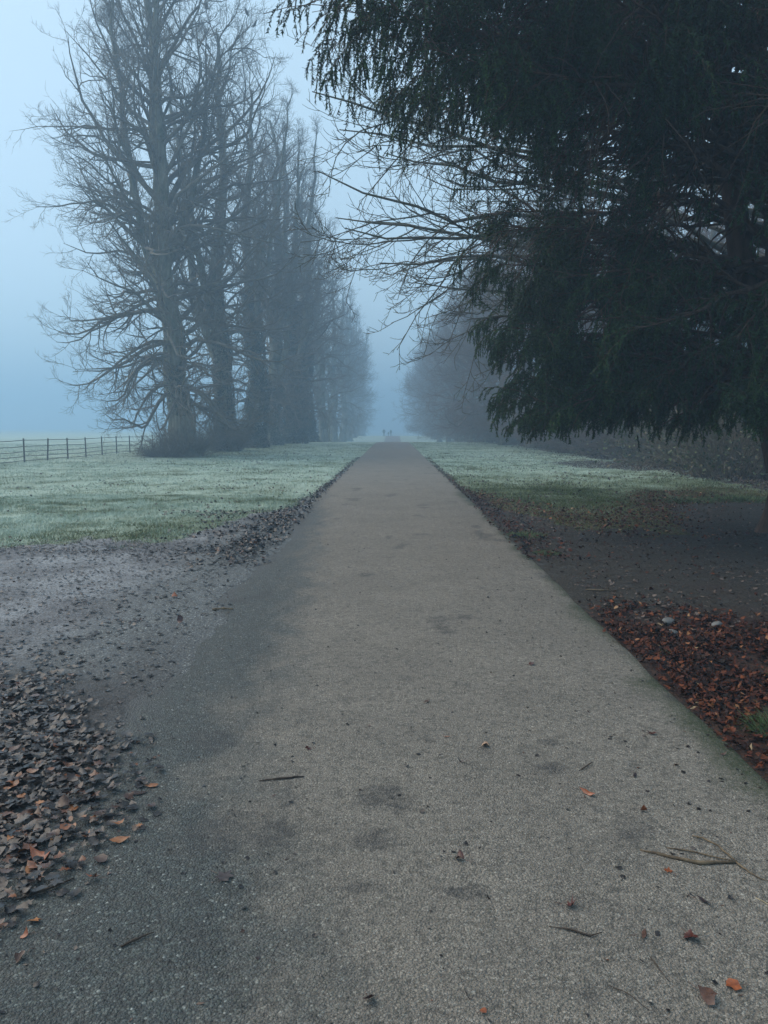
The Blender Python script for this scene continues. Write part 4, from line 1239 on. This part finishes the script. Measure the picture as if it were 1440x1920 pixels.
stick("twig", [(.50, 2.29, .003), (.56, 2.275, .005), (.62, 2.245, .004), (.66, 2.262, .004)], [.001, .003, .003, .001], "crooked dark twig below the crumpled maroon leaf", "twig", M_darktwig)
stick("twig", [(.775, 2.15, .004), (.785, 2.10, .005), (.795, 2.05, .004)], [.002, .002, .0012], "upright thin twig below the narrow brown leaf", "twig", M_darktwig)
stick("twig", [(-1.27, 2.41, .006), (-1.19, 2.46, .010), (-1.12, 2.54, .006)], [.003, .0045, .002], "dark wet stick at the rim of the left litter", "twig", M_darktwig)
stick("twig", [(-.83, 2.18, .004), (-.80, 2.206, .007), (-.75, 2.25, .004)], [.0025, .004, .0015], "dark decayed stick low on the left of the path", "twig", M_darktwig)
stick("twig", [(1.9, 7.45, .01), (2.06, 7.40, .015), (2.2, 7.42, .01)], [.006, .008, .004], "pale stick on the dark soil right of the path", "twig", M_twiglit)
stick("twig", [(.62, 2.03, .004), (.66, 2.00, .006), (.70, 1.94, .004)], [.0012, .0016, .001], "hair thin twig above the large dull brown leaf", "twig", M_darktwig)
stick("twig", [(1.28, 2.38, .003), (1.255, 2.42, .004), (1.235, 2.455, .003)], [.0012, .0015, .0012], "tiny pale straw right of the dark leaf strip", "twig", M_straw)

def stone(x, y, s, label, seed):
    rng = np.random.default_rng(seed)
    g = Geo(); nu, nv = 12, 8
    th = np.linspace(.05, np.pi - .05, nv); ph = np.arange(nu) / nu * 2 * np.pi
    D = np.stack([np.sin(th)[:, None] * np.cos(ph), np.sin(th)[:, None] * np.sin(ph), np.cos(th)[:, None] * np.ones(nu)], -1)
    r = 1 + .5 * (fbm(D[..., 0] * 1.6 + seed, D[..., 1] * 1.6 + D[..., 2], 3, seed) - .5)
    v = (D * r[..., None] * np.array(s)).reshape(-1, 3)
    i = np.arange(nu)[None, :]; j = np.arange(nv - 1)[:, None] * nu
    f = np.stack([j + i, j + (i + 1) % nu, j + nu + (i + 1) % nu, j + nu + i], -1).reshape(-1, 4)[:, ::-1]
    g.add(v, f)
    g.f.setdefault(nu, []).append(np.arange(nu)[None, :]); g.f[nu].append((np.arange(nu)[::-1] + (nv - 1) * nu)[None, :])
    o = link("stone", g.mesh("stone"), M_stone)
    o.location = (x, y, float(ground_z(x, y)) + s[2] * .45); o.rotation_euler = (rng.normal() * .2, rng.normal() * .2, rng.uniform(0, 6))
    tag(o, label, "stone", "stones among the russet litter")
M_stone = mat_simple("grey_stone", (.08, .08, .078), (.17, .17, .165), 18, .8, .3, .5, .01)
stone(2.25, 6.15, (.075, .05, .035), "pale grey stone at the top rim of the russet litter", 1)
stone(2.17, 5.85, (.05, .045, .025), "smaller grey stone just below the pale one in the litter", 2)
stone(2.60, 6.07, (.06, .05, .03), "brownish flat stone to the right of the other two in the litter", 3)

# ------------------------------------------------------------------ crows in the second tree's top
def crow_mesh(stretch=1.0):
    g = Geo()
    # tail tip -> body -> neck -> head -> beak, upright perch
    P = np.array([[0, -.20, -.16], [0, -.15, -.10], [0, -.08, -.03], [0, -.02, .05], [0, .03, .13], [0, .065, .19], [0, .085, .225], [0, .115, .235], [0, .145, .225], [0, .17, .215]])
    P[:, 2] = (P[:, 2] + .02) * stretch
    r = np.array([.018, .03, .055, .078, .072, .048, .042, .032, .014, .003])
    tubes(g, P[None], r[None], 10, cap=True)
    for s in (-1, 1):
        W = np.array([[[s * .05, .02, .12 * stretch], [s * .075, -.04, .05 * stretch], [s * .06, -.11, -.04 * stretch], [s * .03, -.18, -.11 * stretch]]])
        tubes(g, W, np.array([[.03, .042, .03, .008]]), 7, cap=True)
        Lg = np.array([[[s * .025, .0, .0], [s * .025, .015, -.05], [s * .03, .03, -.085]]])
        tubes(g, Lg, np.array([[.012, .007, .007]]), 5, cap=True)
    return g.mesh("crow")
M_crow = mat_simple("crow_feathers", (.010, .010, .012), (.022, .022, .026), 20, .5, .4)
cm = crow_mesh(1.0); cm2 = crow_mesh(1.25)
def perch(i, tx, tz):
    o = left_row[i]; L1P = tree_variants[left_spec[i][0]][2]
    t = np.linspace(0, 1, 40)[None, :].repeat(len(L1P), 0)
    p, _, _ = at_t(L1P, np.ones(L1P.shape[:2]) * .03, t)
    p = p.reshape(-1, 3) * o.scale[0]
    c, s = math.cos(o.rotation_euler[2]), math.sin(o.rotation_euler[2])
    q = np.stack([p[:, 0] * c - p[:, 1] * s, p[:, 0] * s + p[:, 1] * c, p[:, 2]], -1) + np.array(o.location)
    d = (q[:, 0] - tx) ** 2 + (q[:, 2] - tz) ** 2 + .05 * (q[:, 1] - o.location[1]) ** 2
    return q[d.argmin()]
for k, (i, tx, tz, m_, s, lab) in enumerate([
        (1, -11.6, 26.8, cm2, 1.25, "largest crow, perched upright at the left of the second tree's top"),
        (1, -9.25, 26.9, cm, 1.0, "hunched crow on the topmost twig right of the second tree's leader"),
        (1, -8.65, 26.4, cm, .95, "small crow at the outermost right tip of the second tree's top"),
        (1, -12.7, 25.7, cm2, 1.1, "crow low on the left flank of the second tree's top"),
        (1, -11.5, 25.4, cm, 1.0, "crow half hidden among twigs below the largest crow"),
        (0, -10.6, 22.9, cm, 1.0, "crow on a limb of the nearest tree's right side")]):
    q = perch(i, tx, tz)
    o = link("crow", m_, M_crow); o.location = (q[0], q[1], q[2] + .085 * s); o.scale = (s, s, s); o.rotation_euler = (0, 0, k * 1.9 + .5)
    tag(o, lab, "bird", "crows roosting in the left trees")

# ------------------------------------------------------------------ distant walkers
def person(x, y, h, label, col, stride=.16, arms=.16, rz=0.0):
    k = h / 1.72
    J = {"pelvis": (0, 0, .94, .155, .115), "waist": (0, 0, 1.10, .145, .105), "chest": (0, .01, 1.30, .175, .12), "neckb": (0, .01, 1.46, .075, .07), "neck": (0, .02, 1.51, .055, .055),
         "head0": (0, .03, 1.58, .085, .095), "head1": (0, .03, 1.68, .075, .085), "head2": (0, .02, 1.72, .03, .035)}
    v = []; e = []; r = []; ix = {}
    def a(n, p, q, par=None):
        ix[n] = len(v); v.append(tuple(c * k for c in p)); r.append((q[0] * k, q[1] * k))
        if par: e.append((ix[par], ix[n]))
    prev = None
    for n, q in J.items():
        a(n, q[:3], q[3:], prev); prev = n
    for s, nm in ((-1, "l"), (1, "r")):
        f = stride * s
        a("hip" + nm, (s * .09, 0, .88), (.10, .10), "pelvis"); a("knee" + nm, (s * .10, f * .6, .49), (.065, .065), "hip" + nm)
        a("ankle" + nm, (s * .10, f - .04 * (s < 0), .09), (.042, .045), "knee" + nm); a("heel" + nm, (s * .10, f + .03, .045), (.045, .04), "ankle" + nm); a("toe" + nm, (s * .11, f + .17, .035), (.04, .03), "heel" + nm)
        a("sh" + nm, (s * .19, .01, 1.42), (.062, .062), "neckb"); a("el" + nm, (s * (.22 + arms * .6), -.03 - f * .4, 1.15), (.047, .047), "sh" + nm)
        a("wr" + nm, (s * (.20 + arms * .3), .06 - f * .8, .93), (.032, .03), "el" + nm); a("hd" + nm, (s * (.20 + arms * .25), .09 - f * .8, .84), (.04, .02), "wr" + nm)
    me = bpy.data.meshes.new("person"); me.from_pydata(v, e, []); me.update()
    o = link("person", me, col)
    mo = o.modifiers.new("skin", 'SKIN'); mo.use_smooth_shade = True
    for i, q in enumerate(r): me.skin_vertices[0].data[i].radius = q
    me.skin_vertices[0].data[0].use_root = True
    su = o.modifiers.new("sub", 'SUBSURF'); su.levels = 1; su.render_levels = 2
    o.location = (x, y, float(tarmac_z(x, y)) + .01); o.rotation_euler = (0, 0, rz)
    tag(o, label, "person")
    # hip length coat
    zz = np.array([.78, .95, 1.1, 1.3, 1.42, 1.48]) * k
    P = np.stack([zz * 0, zz * 0 + .005, zz], -1)
    g = Geo(); tubes(g, P[None], (np.array([.215, .20, .185, .20, .16, .09]) * k)[None], 14)
    c = link("coat", g.mesh("coat"), M_coat, o); c.scale = (1, .72, 1)
    return o
M_dark = mat_simple("dark_clothes", (.02, .022, .028), (.04, .042, .05), 6, .9)
M_coat = mat_simple("dark_coat", (.018, .02, .025), (.035, .036, .042), 6, .9)
person(-2.1, 186, 1.78, "biggest distant walker in dark clothes on the left of the fogged path", M_dark, .16, .3, 3.1)
person(-1.15, 214, 1.30, "smallest faint figure between the two other walkers", M_dark, .12, .1, .1)
person(-.45, 197, 1.60, "slim distant walker in a dark coat, rightmost of the three", M_dark, .14, .12, 3.3)

# ------------------------------------------------------------------ air
def haze():
    x0, x1, y0, y1, z0, z1 = -910, 910, -60, 1300, -4.6, 33
    v = [(x0, y0, z0), (x1, y0, z0), (x1, y1, z0), (x0, y1, z0), (x0, y0, z1), (x1, y0, z1), (x1, y1, z1), (x0, y1, z1)]
    f = [(0, 3, 2, 1), (4, 5, 6, 7), (0, 1, 5, 4), (1, 2, 6, 5), (2, 3, 7, 6), (3, 0, 4, 7)]
    me = bpy.data.meshes.new("haze"); me.from_pydata(v, [], f); me.update()
    m = bpy.data.materials.new("haze"); m.use_nodes = True
    nt = m.node_tree; nt.nodes.clear()
    out = nt.nodes.new("ShaderNodeOutputMaterial"); pv = nt.nodes.new("ShaderNodeVolumePrincipled")
    pv.inputs["Color"].default_value = (.40, .60, .80, 1)
    pv.inputs["Density"].default_value = 0.0062
    pv.inputs["Anisotropy"].default_value = 0.2
    nt.links.new(pv.outputs[0], out.inputs["Volume"])
    tag(link("haze", me, m), kind="stuff")
haze()
